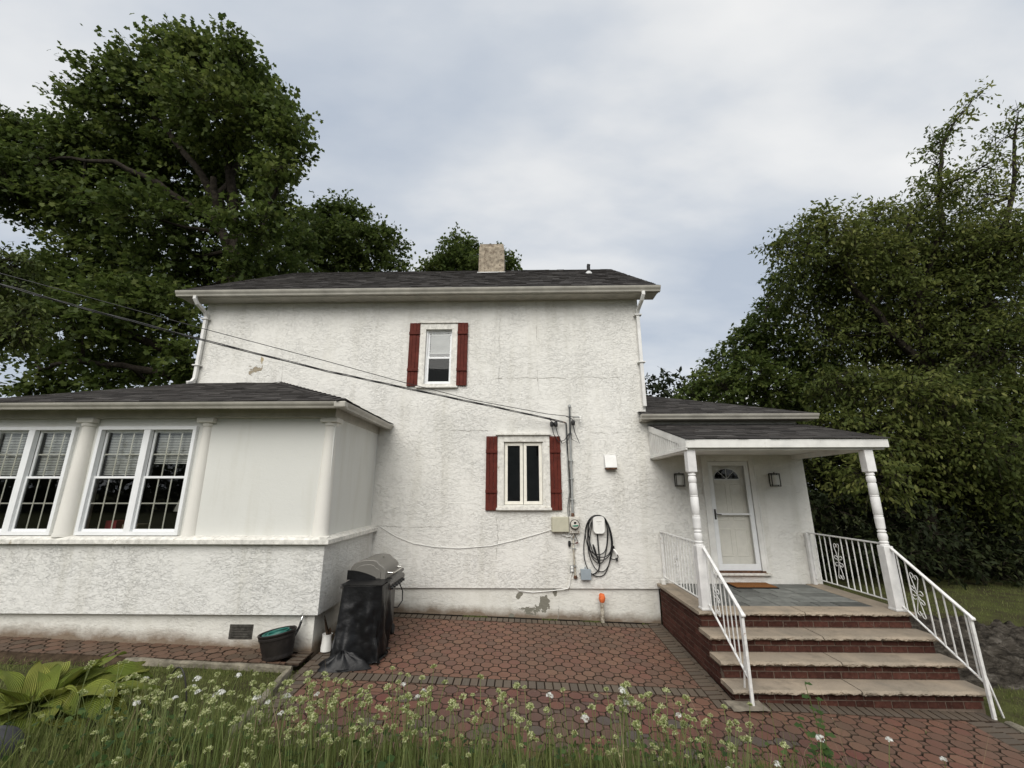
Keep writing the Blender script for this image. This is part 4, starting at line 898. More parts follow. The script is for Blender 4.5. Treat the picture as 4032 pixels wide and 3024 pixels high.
MB().prism([(.957, 1.878), (1.073, 1.890), (1.073, 1.872), (1.05, 1.86), (.98, 1.86)], 'y', -.187, -.1835).build('meter_label', M['green_label'], mt)
for x in (.945, 1.09): MB().lathe([(.010, 0), (.010, -.008)], (x, -.085, 1.757), 10, 'y').build('screw', M['rust'], mt)
ub = thing('utility_box', (.73, 0, 1.75), 'putty coloured telephone box mounted left of the electric meter', 'utility box')
MB().box(.582, .905, -.10, -.003, 1.752, 2.03).build('box_base', M['putty'], ub, bevel=.008)
MB().box(.590, .903, -.115, -.1015, 1.756, 2.026).build('box_lid', M['putty'], ub, bevel=.006)
for k in range(6): MB().box(.570, .582, -.09, -.03, 1.775+k*.042, 1.797+k*.042).build('hinge', M['putty'], ub)
wl = []
for k in range(60): a = k*.42; wl.append((.80+.003*k+.055*math.cos(a), -.03-.02*math.sin(a*.7), 1.725+.04*math.sin(a)-.0007*k))
MB().tube(wl, .006, 6).build('white_wire_coil', M['white_plastic'], ub, smooth=True)
md = thing('conduit_mast', (.99, 0, 2.05), 'tall grey service conduit clamped to the wall above the meter', 'conduit')
MB().tube([(.992, -.045, 2.09), (.995, -.045, 3.2), (1.0, -.045, 4.20), (1.0, -.05, 4.225)], .021, 12).build('conduit_pipe', M['grey_pvc'], md, smooth=True)
MB().tube([(.992, -.045, 2.03), (.992, -.045, 2.10)], [.034, .028], 12).build('hub', M['rust'], md, smooth=True)
MB().lathe([(.030, 0), (.034, .02), (.028, .05), (.012, .06)], (1.0, -.05, 4.19), 12).build('weather_head', M['grey_pvc'], md, smooth=True)
for z in (2.35, 2.75, 3.1, 3.65): MB().box(.955, 1.035, -.070, -.002, z-.010, z+.010).build('clamp', M['grey_pvc'], md)
lc = thing('ground_conduit', (1.0, 0, .94), 'thin cream conduit running down the wall below the meter', 'conduit')
MB().tube([(1.0, -.03, 1.735), (.985, -.03, 1.5), (.992, -.03, 1.2), (1.005, -.03, .95)], .016, 10).build('conduit_pipe', M['rusty_white'], lc, smooth=True)
MB().lathe([(.034, -.02), (.040, 0), (.030, .015), (.030, .03)], (1.006, -.03, .94), 8).build('fitting', M['rust'], lc)
for z in (1.62, 1.45, 1.14): MB().box(.96, 1.03, -.05, -.002, z-.007, z+.007).build('clamp', M['grey_pvc'], lc)
sw = thing('cable_clamp', (.93, 0, 1.5), 'small black oval box hanging on a wire beside the cream conduit', 'cable fitting')
MB().lathe([(.005, -.055), (.022, -.05), (.027, -.02), (.027, .02), (.022, .05), (.005, .055)], (.912, -.03, 1.535), 14).build('oval_box', M['black_plastic'], sw, smooth=True)
MB().tube([(.93, -.03, 1.55), (.98, -.055, 1.535), (1.03, -.06, 1.545), (1.09, -.05, 1.565)], .005, 6).build('wire', M['iron'], sw, smooth=True)
MB().tube([(1.025, -.06, 1.545), (1.075, -.055, 1.558)], .013, 8).build('red_splice', M['shutter'], sw, smooth=True)
MB().tube([(1.08, -.05, 1.56), (1.105, -.045, 1.575)], .010, 8).build('white_splice', M['white_plastic'], sw, smooth=True)
MB().tube([(1.015, -.04, 1.72), (1.04, -.05, 1.65), (1.075, -.05, 1.57)], .006, 6).build('wire', M['iron'], sw, smooth=True)
jb = thing('junction_box', (1.197, 0, .9), 'square grey plastic junction box under the coiled charger cable', 'junction box')
MB().box(1.105, 1.288, -.085, -.003, .907, 1.087).build('box_base', M['grey_box'], jb, bevel=.006); MB().box(1.101, 1.292, -.098, -.0865, .903, 1.091).build('box_lid', M['grey_box'], jb, bevel=.006)
MB().box(1.185, 1.205, -.02, -.002, 1.087, 1.12).build('mounting_ear', M['grey_box'], jb); MB().lathe([(.015, 0), (.015, -.03)], (1.10, -.045, 1.01), 10, 'x').build('knockout', M['grey_pvc'], jb)
ot = thing('outlet_box', (.945, 0, 1.03), 'small grey weatherproof outlet low on the wall', 'outlet')
MB().box(.907, .977, -.05, -.003, 1.03, 1.147).build('outlet_body', M['grey_pvc'], ot, bevel=.004)
for z in (1.062, 1.115): MB().lathe([(.024, -.0505), (.022, -.062), (.010, -.066)], (.942, 0, z), 14, 'y').build('outlet_cover', M['white_plastic'], ot, smooth=True)
tag(MB().tube([(.935, -.03, 1.03), (.91, -.025, .93), (.89, -.02, .80), (.86, -.02, .745), (.74, -.018, .725), (.5, .028, .69), (.2, .03, .665), (-.05, .03, .69), (-.12, .03, .74)], .009, 8).build('white_cable', M['white_plastic'], smooth=True), 'white cable drooping from the outlet along the foundation ledge', 'cable')
tag(MB().tube([(-2.83, -.012, 1.875), (-2.45, -.012, 1.66), (-2.1, -.012, 1.53), (-1.7, -.012, 1.47), (-1.2, -.012, 1.445), (-.6, -.012, 1.49), (-.1, -.012, 1.60), (.35, -.014, 1.72), (.60, -.02, 1.80)], .0075, 6).build('painted_cable', M['trim'], smooth=True), 'white painted cable sagging across the wall from sunroom to meter', 'cable')
vh = thing('vent_hood', (1.78, 0, 2.95), 'white metal wall vent hood with dark open bottom', 'vent')
MB().add([(1.665, -.003, 3.215), (1.895, -.003, 3.215), (1.665, -.003, 2.955), (1.895, -.003, 2.955), (1.665, -.13, 2.965), (1.895, -.13, 2.965), (1.665, -.04, 3.213), (1.895, -.04, 3.213)], [(0, 1, 7, 6), (6, 7, 5, 4), (0, 6, 4, 2), (1, 3, 5, 7)]).build('hood', M['downspout'], vh)
MB().box(1.672, 1.888, -.122, -.006, 2.93, 2.966).build('flap', M['rust'], vh)
MB().box(1.655, 1.905, -.006, -.001, 2.95, 3.225).build('flange', M['lead'], vh)
cp = thing('cleanout_pipe', (1.47, -.08, .18), 'flaking white cleanout pipe with bright orange cap by the foundation', 'pipe')
MB().tube([(1.465, -.08, .12), (1.47, -.08, .35), (1.472, -.08, .53)], .036, 16).build('pipe', M['rusty_white'], cp, smooth=True)
MB().tube([(1.472, -.08, .525), (1.473, -.08, .56), (1.474, -.08, .60), (1.470, -.085, .635), (1.44, -.10, .655)], [.042, .056, .062, .056, .035], 16).build('cap', M['orange'], cp, smooth=True)
# wires coming in from the street
def lerp_pts(P, n=8):
    out = []
    for i in range(len(P)-1):
        a, c = Vector(P[i]), Vector(P[i+1])
        for k in range(n): out.append(a.lerp(c, k/n))
    return out+[Vector(P[-1])]
WB = [(-20.0, -6.2, 8.6), (-13.0, -4.6, 6.85), (-7.868, -3.0, 5.55), (-6.971, -2.569, 5.348), (-5.492, -1.977, 5.032), (-3.485, -1.299, 4.63), (-2.402, -.972, 4.446), (-.714, -.502, 4.161), (.848, -.1, 3.881)]
WT = [(-20.0, -6.1, 8.9), (-13.0, -4.6, 7.08), (-7.925, -3.0, 5.737), (-7.014, -2.582, 5.555), (-5.484, -1.999, 5.226), (-3.481, -1.349, 4.799), (-2.391, -1.031, 4.545), (-.96, -.641, 4.235), (.526, -.263, 4.015), (1.198, -.1, 3.969)]
sd = thing('service_wire', (.85, -.1, 3.88), 'black twisted power cable bundle stretching from the left to the wall', 'wire')
for q, (ph, r) in enumerate(((0, .008), (2.1, .008), (4.2, .006))):
    pts = [(p.x, p.y+.014*math.cos(k*.35+ph), p.z+.014*math.sin(k*.35+ph)) for k, p in enumerate(lerp_pts(WB, 10))]
    MB().tube(pts, r, 6).build('strand', M['black_cable'], sd, smooth=True)
tag(MB().tube(lerp_pts(WT, 3), .0065, 6).build('telephone_wire', M['black_cable'], smooth=True), 'thin dark telephone wire above the twisted power cables', 'wire')
for i, (x, z, lb) in enumerate(((.625, 3.835, 'left black splice cover hanging in the wires near the red shutter'), (.705, 3.835, 'right black splice cover hanging in the wires near the red shutter'), (1.056, 3.862, 'black splice cover against the grey conduit'))):
    t = thing('splice_cover', (x, -.10, z-.04), lb, 'wire splice', 'splice covers on the incoming wires')
    MB().lathe([(.010, -.058), (.034, -.05), (.040, -.02), (.040, .02), (.034, .045), (.012, .055)], (x, -.10, z), 10).build('cover', M['black_plastic'], t, smooth=True)
    x2 = (.985, .99, 1.0)[i]
    MB().tube([(x, -.10, z-.05), (x+.03, -.10, z-.20), (x+.12, -.08, z-.36-.03*i), (x+.24 if i < 2 else x-.04, -.07, z-.33), (x2, -.075, z-.18), (1.0, -.07, 4.10), (1.0, -.07, 4.18)], .0075, 6).build('lead_wire', M['black_cable'], t, smooth=True)
    MB().tube([(x, -.10, z+.05), (x-.04, -.11, z+.09), (x-.14, -.13, z+.125)], .0075, 6).build('tap_wire', M['black_cable'], t, smooth=True)
hk = thing('wall_insulator', (1.2, -.1, 3.9), 'white insulator on a bracket holding the thin wire', 'insulator')
MB().tube([(1.06, -.05, 3.985), (1.20, -.10, 3.985)], .012, 8).build('bracket', M['grey_pvc'], hk)
MB().lathe([(.012, -.10), (.018, -.09), (.010, -.06), (.024, -.05), (.026, -.03), (.016, -.02), (.026, -.01), (.022, .02)], (1.21, -.10, 3.975), 14).build('spool', M['white_plastic'], hk, smooth=True)
rw = thing('riser_wire', (.93, -.03, 2.05), 'dark communication wires running down the wall beside the conduit', 'wire')
for k, (x0, x1, x2) in enumerate(((.905, .925, .895), (.93, .945, .90), (.915, .96, .93))):
    MB().tube([(x0, -.05, 3.87), (x0+.01, -.03, 3.4), (x1, -.03, 2.9), (x1+.01, -.03, 2.5), (x2, -.03, 2.2), (x2+.005, -.04, 2.03)], .006, 6).build('wire', M['black_cable'] if k else M['grey_pvc'], rw, smooth=True)
MB().tube([(.85, -.1, 3.88), (.90, -.07, 3.872), (.905, -.004, 3.87)], .012, 6).build('anchor', M['rust'], rw)
# ------------------------------------------------------------------ grill under black plastic
gb = pz(-2.3, -1.5)
gr = thing('gas_grill', (-2.35, -1.45, gb), 'grey steel gas grill with knobs, half wrapped in black plastic', 'grill')
gx0, gx1 = -2.64, -2.08; gy0, gy1 = -1.72, -1.02      # lid length runs along y
zc = 1.205
lp = []
for k in range(15):
    a = math.pi*k/14; lp.append((gx1-(gx1-gx0)*(.5-.5*math.cos(a)) , zc+.05+.235*math.sin(a)**.62*(1-.18*(k/14 < .3))))
lid_prof = [(gx1, zc)]+lp[1:-1]+[(gx0, zc)]
MB().prism(lid_prof, 'y', gy0, gy1).build('lid', M['lid'], gr, smooth=True, bevel=.012)
MB().prism([(gx0+.27+(x-gx0-.27)*.72, zc+.02+(z-zc)*.70) for x, z in lid_prof], 'y', gy0-.012, gy0-.001).build('lid_end_panel', M['lid'], gr, bevel=.008)
MB().lathe([(.018, 0), (.018, .012), (.008, .016)], (-2.24, -1.38, zc+.275), 12).build('thermometer', M['chrome'], gr)
hd = MB().tube([(gx1+.0, gy0+.08, zc+.09), (gx1+.075, gy0+.08, zc+.085), (gx1+.085, gy0+.12, zc+.08), (gx1+.085, gy1-.12, zc+.08), (gx1+.075, gy1-.08, zc+.085), (gx1, gy1-.08, zc+.09)], .013, 10).build('lid_handle', M['chrome'], gr, smooth=True)
MB().box(gx0+.02, gx1-.005, gy0+.01, gy1-.01, zc-.12, zc-.002).build('firebox', M['grill_side'], gr, bevel=.006)
MB().prism([(gx1-.004, zc-.005), (gx1+.075, zc-.03), (gx1+.095, zc-.06), (gx1+.065, zc-.17), (gx1-.004, zc-.17)], 'y', gy0-.06, gy1+.06).build('control_panel', M['grill_side'], gr, bevel=.004)
for k in range(6):
    y = gy0+.02+k*.125; kn = MB().lathe([(.030, 0), (.030, .008), (.022, .010), (.020, .036), (.016, .040)], (gx1+.082, y, zc-.115), 14, 'x').build('knob', M['black_plastic'], gr, smooth=True)
    MB().lathe([(.034, 0), (.034, .006), (.031, .008)], (gx1+.076, y, zc-.115), 16, 'x').build('bezel', M['chrome'], kn, smooth=True)
MB().box(gx0+.05, gx1-.03, gy0+.03, gy1-.03, gb+.10, zc-.125).build('cabinet', M['grill_side'], gr, bevel=.006)
MB().box(gx0+.02, gx1-.01, gy1+.0, gy1+.38, zc-.05, zc-.012).build('side_shelf', M['grill_side'], gr, bevel=.006)
MB().box(gx0+.02, gx1-.01, -2.10, gy0-.01, zc-.045, zc-.008).build('side_shelf', M['grill_side'], gr, bevel=.006)
for (x, y) in ((gx1-.03, gy1-.06), (gx0+.08, gy1-.06), (gx1-.03, gy0+.08), (gx0+.08, gy0+.08)):
    wz = pz(x, y); wh = MB().lathe([(.035, -.022), (.065, -.022), (.075, -.012), (.075, .012), (.065, .022), (.035, .022)], (x, y, wz+.076), 18, 'x').build('wheel', M['rubber'], gr, smooth=True)
    MB().lathe([(.034, -.018), (.034, .018)], (x, y, wz+.076), 12, 'x').build('rim', M['grill_side'], wh)
MB().tube([(gx1-.0, gy1+.05, zc-.17), (gx1+.06, gy1+.10, zc-.32), (gx1+.07, gy1+.08, zc-.47), (gx1+.02, gy1+.0, zc-.55), (gx1-.04, gy1-.05, zc-.54)], .010, 8).build('gas_hose', M['black_cable'], gr, smooth=True)
# plastic sheet: a draped shell over the near shelf, folding onto the ground
def bagf(u, w):
    """u around the shelf (open towards the cabinet), w from the top edge to the ground"""
    path = [(-2.02, -1.66), (-1.995, -1.90), (-2.0, -2.11), (-2.12, -2.135), (-2.36, -2.145), (-2.55, -2.13), (-2.60, -2.05), (-2.61, -1.80), (-2.63, -1.60)]
    s = u*(len(path)-1); i = min(len(path)-2, int(s)); t = s-i; x = path[i][0]+(path[i+1][0]-path[i][0])*t; y = path[i][1]+(path[i+1][1]-path[i][1])*t
    zt = zc-.006; zb = pz(x, y)+.012; z = zt+(zb-zt)*min(1, w*1.06)
    fold = math.sin(u*34+3*w)*.5+math.sin(u*61+1.7)*.3+(fbm(u*14, w*5, 8)-.5)*1.6
    fl = w**1.5; nx, ny = (x+2.34)/.33, (y+1.75)/.42; n = math.hypot(nx, ny)+1e-6
    d = .020*fold*min(1, w*3)*(1+1.8*w)+.30*fl*max(0, -.95*ny-.28*nx-.30)*(1-.5*max(0, nx))+.02*fl
    if w > .94: d += (w-.94)*2.2*(.2 if nx < -.4 else (1.0 if nx < .6 else .3)); z = max(zb, z)+.055*max(0, fbm(u*18, w*25, 4)-.35)
    return (x+nx/n*d*(.25 if nx < 0 else 1), y+ny/n*d, z)
b = MB().grid(bagf, 96, 44)
b.grid(lambda u, w: (-2.61+.605*u, -2.13+.50*w, zc+.002+.006*fbm(u*8, w*8, 2)+(.012 if w > .95 else 0)), 20, 14)
b.grid(lambda u, w: (-2.672+.44*u, gy0-.014-.004*fbm(u*9, w*4), zc+.002+w*(.135-.10*u*u)), 14, 5)
sheet = tag(b.build('plastic_sheet', M['bag'], smooth=True), 'crumpled black plastic sheet draped over the near end of the grill', 'plastic sheet')
def heap(u, w):
    a = 2*math.pi*u; r = w; x = -2.42+.34*r*math.cos(a)*(1+.22*math.sin(3*a+1)); y = -2.34+.15*r*math.sin(a)*(1+.2*math.sin(2*a))
    h = .15*(1-r**2.2)*(.55+.9*fbm(x*9, y*9, 6)); return (x, y, pz(x, y)+.008+h+.02*(1-r)*math.sin(a*9))
hp_ = MB().grid(heap, 72, 16).build('sheet_heap', M['bag'], sheet, smooth=True)
# ------------------------------------------------------------------ pots
wp = thing('white_vase_pot', (-2.835, -1.86, pz(-2.835, -1.86)), 'small white twisted pot with withered plant at the sunroom corner', 'plant pot')
vb = MB(); nn = 36; pf = [(.070, 0), (.078, .004), (.074, .06), (.066, .13), (.066, .19), (.072, .215), (.074, .222), (.068, .222), (.060, .20), (.055, .16)]
vs = []
for (r, h) in pf:
    for k in range(nn):
        a = 2*math.pi*k/nn; q = r*(1+.055*math.sin(5*a+h*22)*(1 if .01 < h < .2 and r > .062 else .15)); vs.append((-2.835+q*math.cos(a), -1.86+q*math.sin(a), pz(-2.835, -1.86)+.012+h))
vb.add(vs, [(i*nn+k, i*nn+(k+1) % nn, (i+1)*nn+(k+1) % nn, (i+1)*nn+k) for i in range(len(pf)-1) for k in range(nn)]+[tuple((len(pf)-1)*nn+k for k in range(nn))])
vb.build('pot_body', M['white_plastic'], wp, smooth=True)
zz = pz(-2.835, -1.86)+.18
for (dx, dy, h, ww) in ((-.07, .0, .34, .030), (-.045, .02, .22, .022), (.04, -.01, .15, .04), (.015, .02, .12, .035), (-.02, -.02, .19, .018)):
    def lf(u, w, dx=dx, dy=dy, h=h, ww=ww): k = math.sin(math.pi*min(1, w*.93+.05))**.7; return (-2.835+dx*w*1.1+(u-.5)*2*ww*k, -1.86+dy*w+.03*math.sin(3*w+u*2), zz+h*w-.02*(u-.5)**2)
    MB().grid(lf, 4, 9).build('dead_leaf', M['dead_leaf'], wp, smooth=True)
hp0 = pz(-3.3, -2.3)+.055
pt = thing('hose_pot', (-3.3, -2.27, hp0), 'tilted dark woven look planter tub on the walk, holding the hose', 'planter')
TM = Matrix.Translation((-3.31, -2.27, hp0+.01)) @ Matrix.Rotation(-.16, 4, 'Y')
prof = [(.150, 0), (.165, .004), (.172, .03), (.168, .045), (.195, .20), (.203, .245), (.212, .25), (.214, .275), (.208, .28), (.214, .285), (.222, .315), (.216, .325), (.200, .318), (.192, .20), (.15, .06)]
def tub(u, i):
    r, h = prof[i]; a = 2*math.pi*u
    if 3 <= i <= 5: r += .0
    return TM @ Vector((1.12*r*math.cos(a), .95*r*math.sin(a), h))
b = MB(); nn = 64
rows = []
for i in range(len(prof)-1):
    sub = 9 if i == 3 else 1
    for s in range(sub):
        t = s/sub; rows.append((prof[i][0]+(prof[i+1][0]-prof[i][0])*t, prof[i][1]+(prof[i+1][1]-prof[i][1])*t, i == 3, s))
rows.append((*prof[-1], False, 0)); vs = []
for (r, h, wv, s) in rows:
    for k in range(nn):
        a = 2*math.pi*k/nn; q = r+(.0045*(1 if ((k//2)+s) % 2 else -1) if wv else 0); vs.append(TM @ Vector((1.12*q*math.cos(a), .95*q*math.sin(a), h)))
b.add(vs, [(i*nn+k, i*nn+(k+1) % nn, (i+1)*nn+(k+1) % nn, (i+1)*nn+k) for i in range(len(rows)-1) for k in range(nn)]+[tuple((len(rows)-1)*nn+k for k in range(nn)), tuple(range(nn))[::-1]])
b.build('tub_body', M['pot'], pt, smooth=True)
hs = thing('garden_hose', (-3.3, -2.27, hp0+.2), 'green garden hose coiled inside the dark planter tub', 'hose')
pts = []
for k in range(230):
    a = k*.19; lay_ = k/230; r = .165-.05*math.sin(a*.37)**2-.02*math.sin(a*.11); pts.append(TM @ Vector((1.05*r*math.cos(a)+.012*math.sin(a*.23), .88*r*math.sin(a), .235+.085*lay_+.012*math.sin(a*.71))))
MB().tube(pts, .0115, 8).build('hose_coil', M['hose'], hs, smooth=True)
tp = thing('hose_tap', (-3.12, -2.02, .75), 'outdoor tap on the foundation with black hose end behind the tub', 'tap')
MB().tube([(-3.13, -2.003, .79), (-3.13, -2.05, .79), (-3.135, -2.075, .765), (-3.138, -2.08, .72)], [.014, .016, .015, .016], 10).build('tap_body', M['chrome'], tp, smooth=True)
MB().lathe([(.028, -.006), (.030, 0), (.028, .006)], (-3.13, -2.055, .822), 12).build('tap_wheel', M['chrome'], tp, smooth=True)
MB().tube([(-3.138, -2.08, .72), (-3.15, -2.10, .65), (-3.18, -2.14, .56), (-3.22, -2.2, .50)], .017, 10).build('hose_end', M['black_cable'], tp, smooth=True)
# things standing inside the sunroom
lm = thing('table_lamp', (-5.55, -1.35, 1.9), 'pale lampshade of a table lamp inside the right sunroom window', 'lamp')
MB().lathe([(.20, 0), (.13, .24), (.125, .24), (.19, .0)], (-5.50, -1.5, 2.20), 24).build('lamp_shade', M['shade_cloth'], lm, smooth=True)
MB().lathe([(.07, 0), (.08, .02), (.03, .06), (.05, .2), (.02, .36), (.012, .5)], (-5.50, -1.5, 1.80), 16).build('lamp_base', M['tan_card'], lm, smooth=True)
tag(MB().box(-8.3, -3.3, -1.75, -1.2, 1.74, 1.79).build('window_shelf', M['dark_room']), 'dark shelf running below the sunroom windows inside', 'shelf')
tag(MB().box(-6.66, -6.48, -1.7, -1.5, 1.795, 2.06).build('red_box', M['red_card'], bevel=.006), 'red box on the shelf inside the sunroom window', 'box')
tag(MB().box(-6.40, -6.15, -1.68, -1.45, 1.795, 2.0).build('tan_box', M['tan_card'], bevel=.006), 'tan box on the shelf beside the red box', 'box')
# ------------------------------------------------------------------ bedrock beside the steps
def rockf(u, w):
    x = 5.66+4.2*u; y = -2.15+2.55*w
    e = sstep(u/.07)*sstep((1-u)/.25)*sstep(w/.22)*sstep((1-w)/.22)
    h = (.26+.12*math.sin(x*1.3)+.12*w)*e+(.46*(fbm(x*2.6+y*1.2, y*5.5-x*1.5, 12)-.5)+.14*(fbm(x*8, y*13, 3)-.5))*min(1, e*2.5)
    return (x+.05*(fbm(x*3, y*3, 9)-.5), y, gz(x, y)-.05+h)
tag(MB().grid(rockf, 84, 56).build('rock_outcrop', M['rock'], smooth=True), 'dark weathered bedrock outcrop in the grass right of the steps', 'rock')
# ------------------------------------------------------------------ foliage
def unit(a): return a/np.maximum(1e-9, np.linalg.norm(a, axis=1, keepdims=True))
MAPLE = np.array([(0, 0, 0), (.02, .44, 1), (.34, .24, 1), (.62, .46, 1), (1.0, 0, 0), (.62, -.46, 1), (.34, -.24, 1), (.02, -.44, 1)])
OVAL = np.array([(0, 0, 0), (.35, .22, 1), (.70, .17, 1), (1.0, 0, 0), (.70, -.17, 1), (.35, -.22, 1)])
def leaf_cloud(name, P, axis, nrm, size, shape, mat, tone, fold=.18):
    n = len(P); k = len(shape); axis = unit(axis); side = unit(np.cross(nrm, axis)); nn = np.cross(axis, side)
    S = size[:, None, None]
    V = P[:, None, :]+S*(shape[None, :, 0:1]*axis[:, None, :]+shape[None, :, 1:2]*side[:, None, :]+(np.abs(shape[None, :, 1:2])*fold-.18*shape[None, :, 0:1]**2)*nn[:, None, :])
    F = np.arange(n*k).reshape(n, k)
    return fast_mesh(name, V.reshape(-1, 3), F, mat, np.repeat(tone, k))
def crown(name, blobs, dens, per, Ls, size, shape, mat, out=.7, up=.25, wind=(0, 0, 0), fill=.45, droop=.35, flat=.72, lay=.45):
    B = np.array(blobs); TW = []; P = []; A = []; Nn = []; Sz = []; T = []
    for c in B:
        R = c[3]; ns = max(6, int((dens*R*R+dens*.10)*(c[4] if len(c) > 4 else 1.0)))
        d = unit(RNG.normal(size=(ns, 3))); rad = R*(fill+(1-fill)*RNG.random(ns)**.6)
        st = c[:3]+d*rad[:, None]*np.array([1, 1, flat])
        dr = unit((d*out+np.array([0, 0, up])+np.array(wind)+RNG.normal(size=(ns, 3))*.38)*np.array([1, 1, .75])); L = Ls*(.5+.8*RNG.random(ns))*min(1.0, .55+R*.5)
        t = np.linspace(.05, 1, per); TW.append((st, dr, L))
        p = st[:, None, :]+dr[:, None, :]*(L[:, None]*t[None, :])[:, :, None]+RNG.uniform(-1, 1, size=(ns, per, 3))*(.17*Ls+.03)*np.array([1, 1, .32]); p[:, :, 2] -= (.22*Ls*t**2)[None, :]
        a = dr[:, None, :]*.5+RNG.normal(size=(ns, per, 3))*.65+np.array([0, 0, -droop]); q = np.array([0, 0, 1.0])+RNG.normal(size=(ns, per, 3))*lay
        P.append(p.reshape(-1, 3)); A.append(a.reshape(-1, 3)); Nn.append(q.reshape(-1, 3)); Sz.append((size*(.65+.6*RNG.random(ns*per))))
        T.append(np.clip(RNG.normal(0, .10)+np.repeat(RNG.normal(.42, .19, ns), per)+RNG.normal(0, .10, ns*per), 0, 1))
    st = np.concatenate([a for a, _, _ in TW]); dr = np.concatenate([a for _, a, _ in TW]); L = np.concatenate([a for _, _, a in TW])[:, None]; sd = unit(np.cross(dr, RNG.normal(size=dr.shape)))*.006
    dz = np.array([0, 0, -1.0])*.22*Ls; a, b, c = st-dr*L*.35, st+dr*L*.5+dz*.25, st+dr*L+dz
    V = np.stack([a-sd*1.6, a+sd*1.6, b+sd, b-sd, c+sd*.5, c-sd*.5], 1).reshape(-1, 3); k = (np.arange(len(st))*6)[:, None]
    crown.twigs = fast_mesh('twigs', V, np.concatenate([k+np.array([[0, 1, 2, 3]]), k+np.array([[3, 2, 4, 5]])]), M['bark']); crown.twigs['kind'] = 'stuff'
    return leaf_cloud(name, np.concatenate(P), np.concatenate(A), np.concatenate(Nn), np.concatenate(Sz), shape, mat, np.concatenate(T))
def wood(name, limbs, blobs, mat, twig=.035):
    """limbs: list of (points, r0, r1); every blob is tied to the nearest limb point by a bent branch"""
    b = MB(); nodes = []
    for pts, r0, r1 in limbs:
        Q = []
        for i in range(len(pts)-1):
            for k in range(4): Q.append(Vector(pts[i]).lerp(Vector(pts[i+1]), k/4))
        Q.append(Vector(pts[-1])); n = len(Q)
        Q = [q+Vector((math.sin(i*1.7)*.05, math.cos(i*2.3)*.05, 0))*(1 if 0 < i < n-1 else 0) for i, q in enumerate(Q)]
        b.tube(Q, [r0+(r1-r0)*i/(n-1) for i in range(n)], 9); nodes += [(q, r0+(r1-r0)*i/(n-1)) for i, q in enumerate(Q)]
    for c in blobs:
        c3 = Vector(c[:3]); q, r = min(nodes, key=lambda e: (e[0]-c3).length+max(0, e[0].z-c3.z)*1.2)
        m = q.lerp(c3, .5)+Vector((0, 0, -.10*(c3-q).length*.5)); pts = [q, q.lerp(m, .6), m, m.lerp(c3, .6), c3]
        L = (c3-q).length; r0 = min(r*.75, twig+.012*L); b.tube(pts, [r0, r0*.85, r0*.65, r0*.45, r0*.22], 6)
        for k in range(5):
            d = Vector((random.gauss(0, 1), random.gauss(0, 1), random.gauss(.3, .8))).normalized(); b.tube([c3.lerp(m, .3), c3+d*c[3]*.5, c3+d*c[3]*1.0+Vector((0, 0, .05))], [r0*.25+.004, r0*.16+.003, .003], 5)
    return b.build(name, mat, None, smooth=True)
def tree(name, label, loc, blobs, limbs, group=None, **k):
    t = thing(name, loc, label, 'tree', group); tw = k.pop('twig', .035)
    w = wood('trunk', limbs, blobs, M['bark'], tw); adopt(w, t); c = crown('crown', blobs, **k); adopt(c, t); adopt(crown.twigs, t); return t
maple = [(-11.42,3.84,19.26,.89),(-10.25,3.25,18.7,.57),(-13.72,4.54,20.25,1.05),(-13.24,3.48,19.73,.44),(-12.12,3.09,19.03,.47),(-15.0,4.57,19.38,1.14),(-16.8,5.0,20.4,.62),(-17.3,5.0,19.6,.85),(-18.7,5.0,20.5,.36),(-16.28,3.78,18.68,.44),(-11.11,5.16,19.06,1.38),(-9.15,4.02,16.23,1.05),(-8.05,3.56,14.49,.54),(-8.15,3.27,15.07,.53),(-11.19,3.74,16.56,1.8),(-15.3,5.4,18.3,2.05),(-17.5,5.3,17.7,1.6),(-19.6,5.4,18.0,1.2),(-21.0,5.4,17.8,1.1),(-20.5,5.0,18.8,.4),(-19.38,4.16,15.32,1.35),(-19.08,5.56,15.91,1.79),(-16.83,6.02,15.9,2.04),(-14.49,6.56,16.33,2.0),(-11.93,6.67,16.78,1.68),(-8.22,3.18,13.3,.6),(-10.0,5.47,13.84,.7),(-20.31,5.75,14.13,1.14),(-16.79,5.03,13.27,1.27),(-12.87,3.58,11.7,1.13),(-12.25,4.88,12.42,.86),(-8.54,3.19,10.77,.91),(-10.24,6.91,13.35,.86),(-9.38,6.61,12.17,.84),(-9.3,5.21,10.66,.94),(-9.42,4.12,9.84,.69),(-17.5,6.8,12.77,1.18),(-12.91,5.32,11.1,1.34),(-15.55,6.68,11.37,1.36),(-12.35,6.53,11.24,.82),(-16.73,5.04,11.09,.66),(-16.81,4.62,10.22,.55),(-15.93,5.43,10.14,1.05),(-16.14,4.7,9.16,.99),(-12.72,3.51,8.28,1.05),(-12.05,4.14,8.85,.94),(-12.99,6.38,10.27,.91),(-14.98,2.99,7.82,.7),(-13.18,3.0,7.22,.92),(-14.13,5.56,8.14,1.02),(-11.25,4.03,7.88,.67),(-17.25,5.15,7.34,.72),(-15.45,4.87,6.87,.87),(-13.33,4.31,6.58,.75),(-14.6,7.19,7.8,.82),(-10.46,3.66,6.61,.48),(-15.38,4.62,5.99,.51),(-12.78,3.69,5.74,.47),(-13.1,5.58,6.31,.54),(-10.69,4.02,5.97,.4),(-15.96,4.37,5.67,.33)]
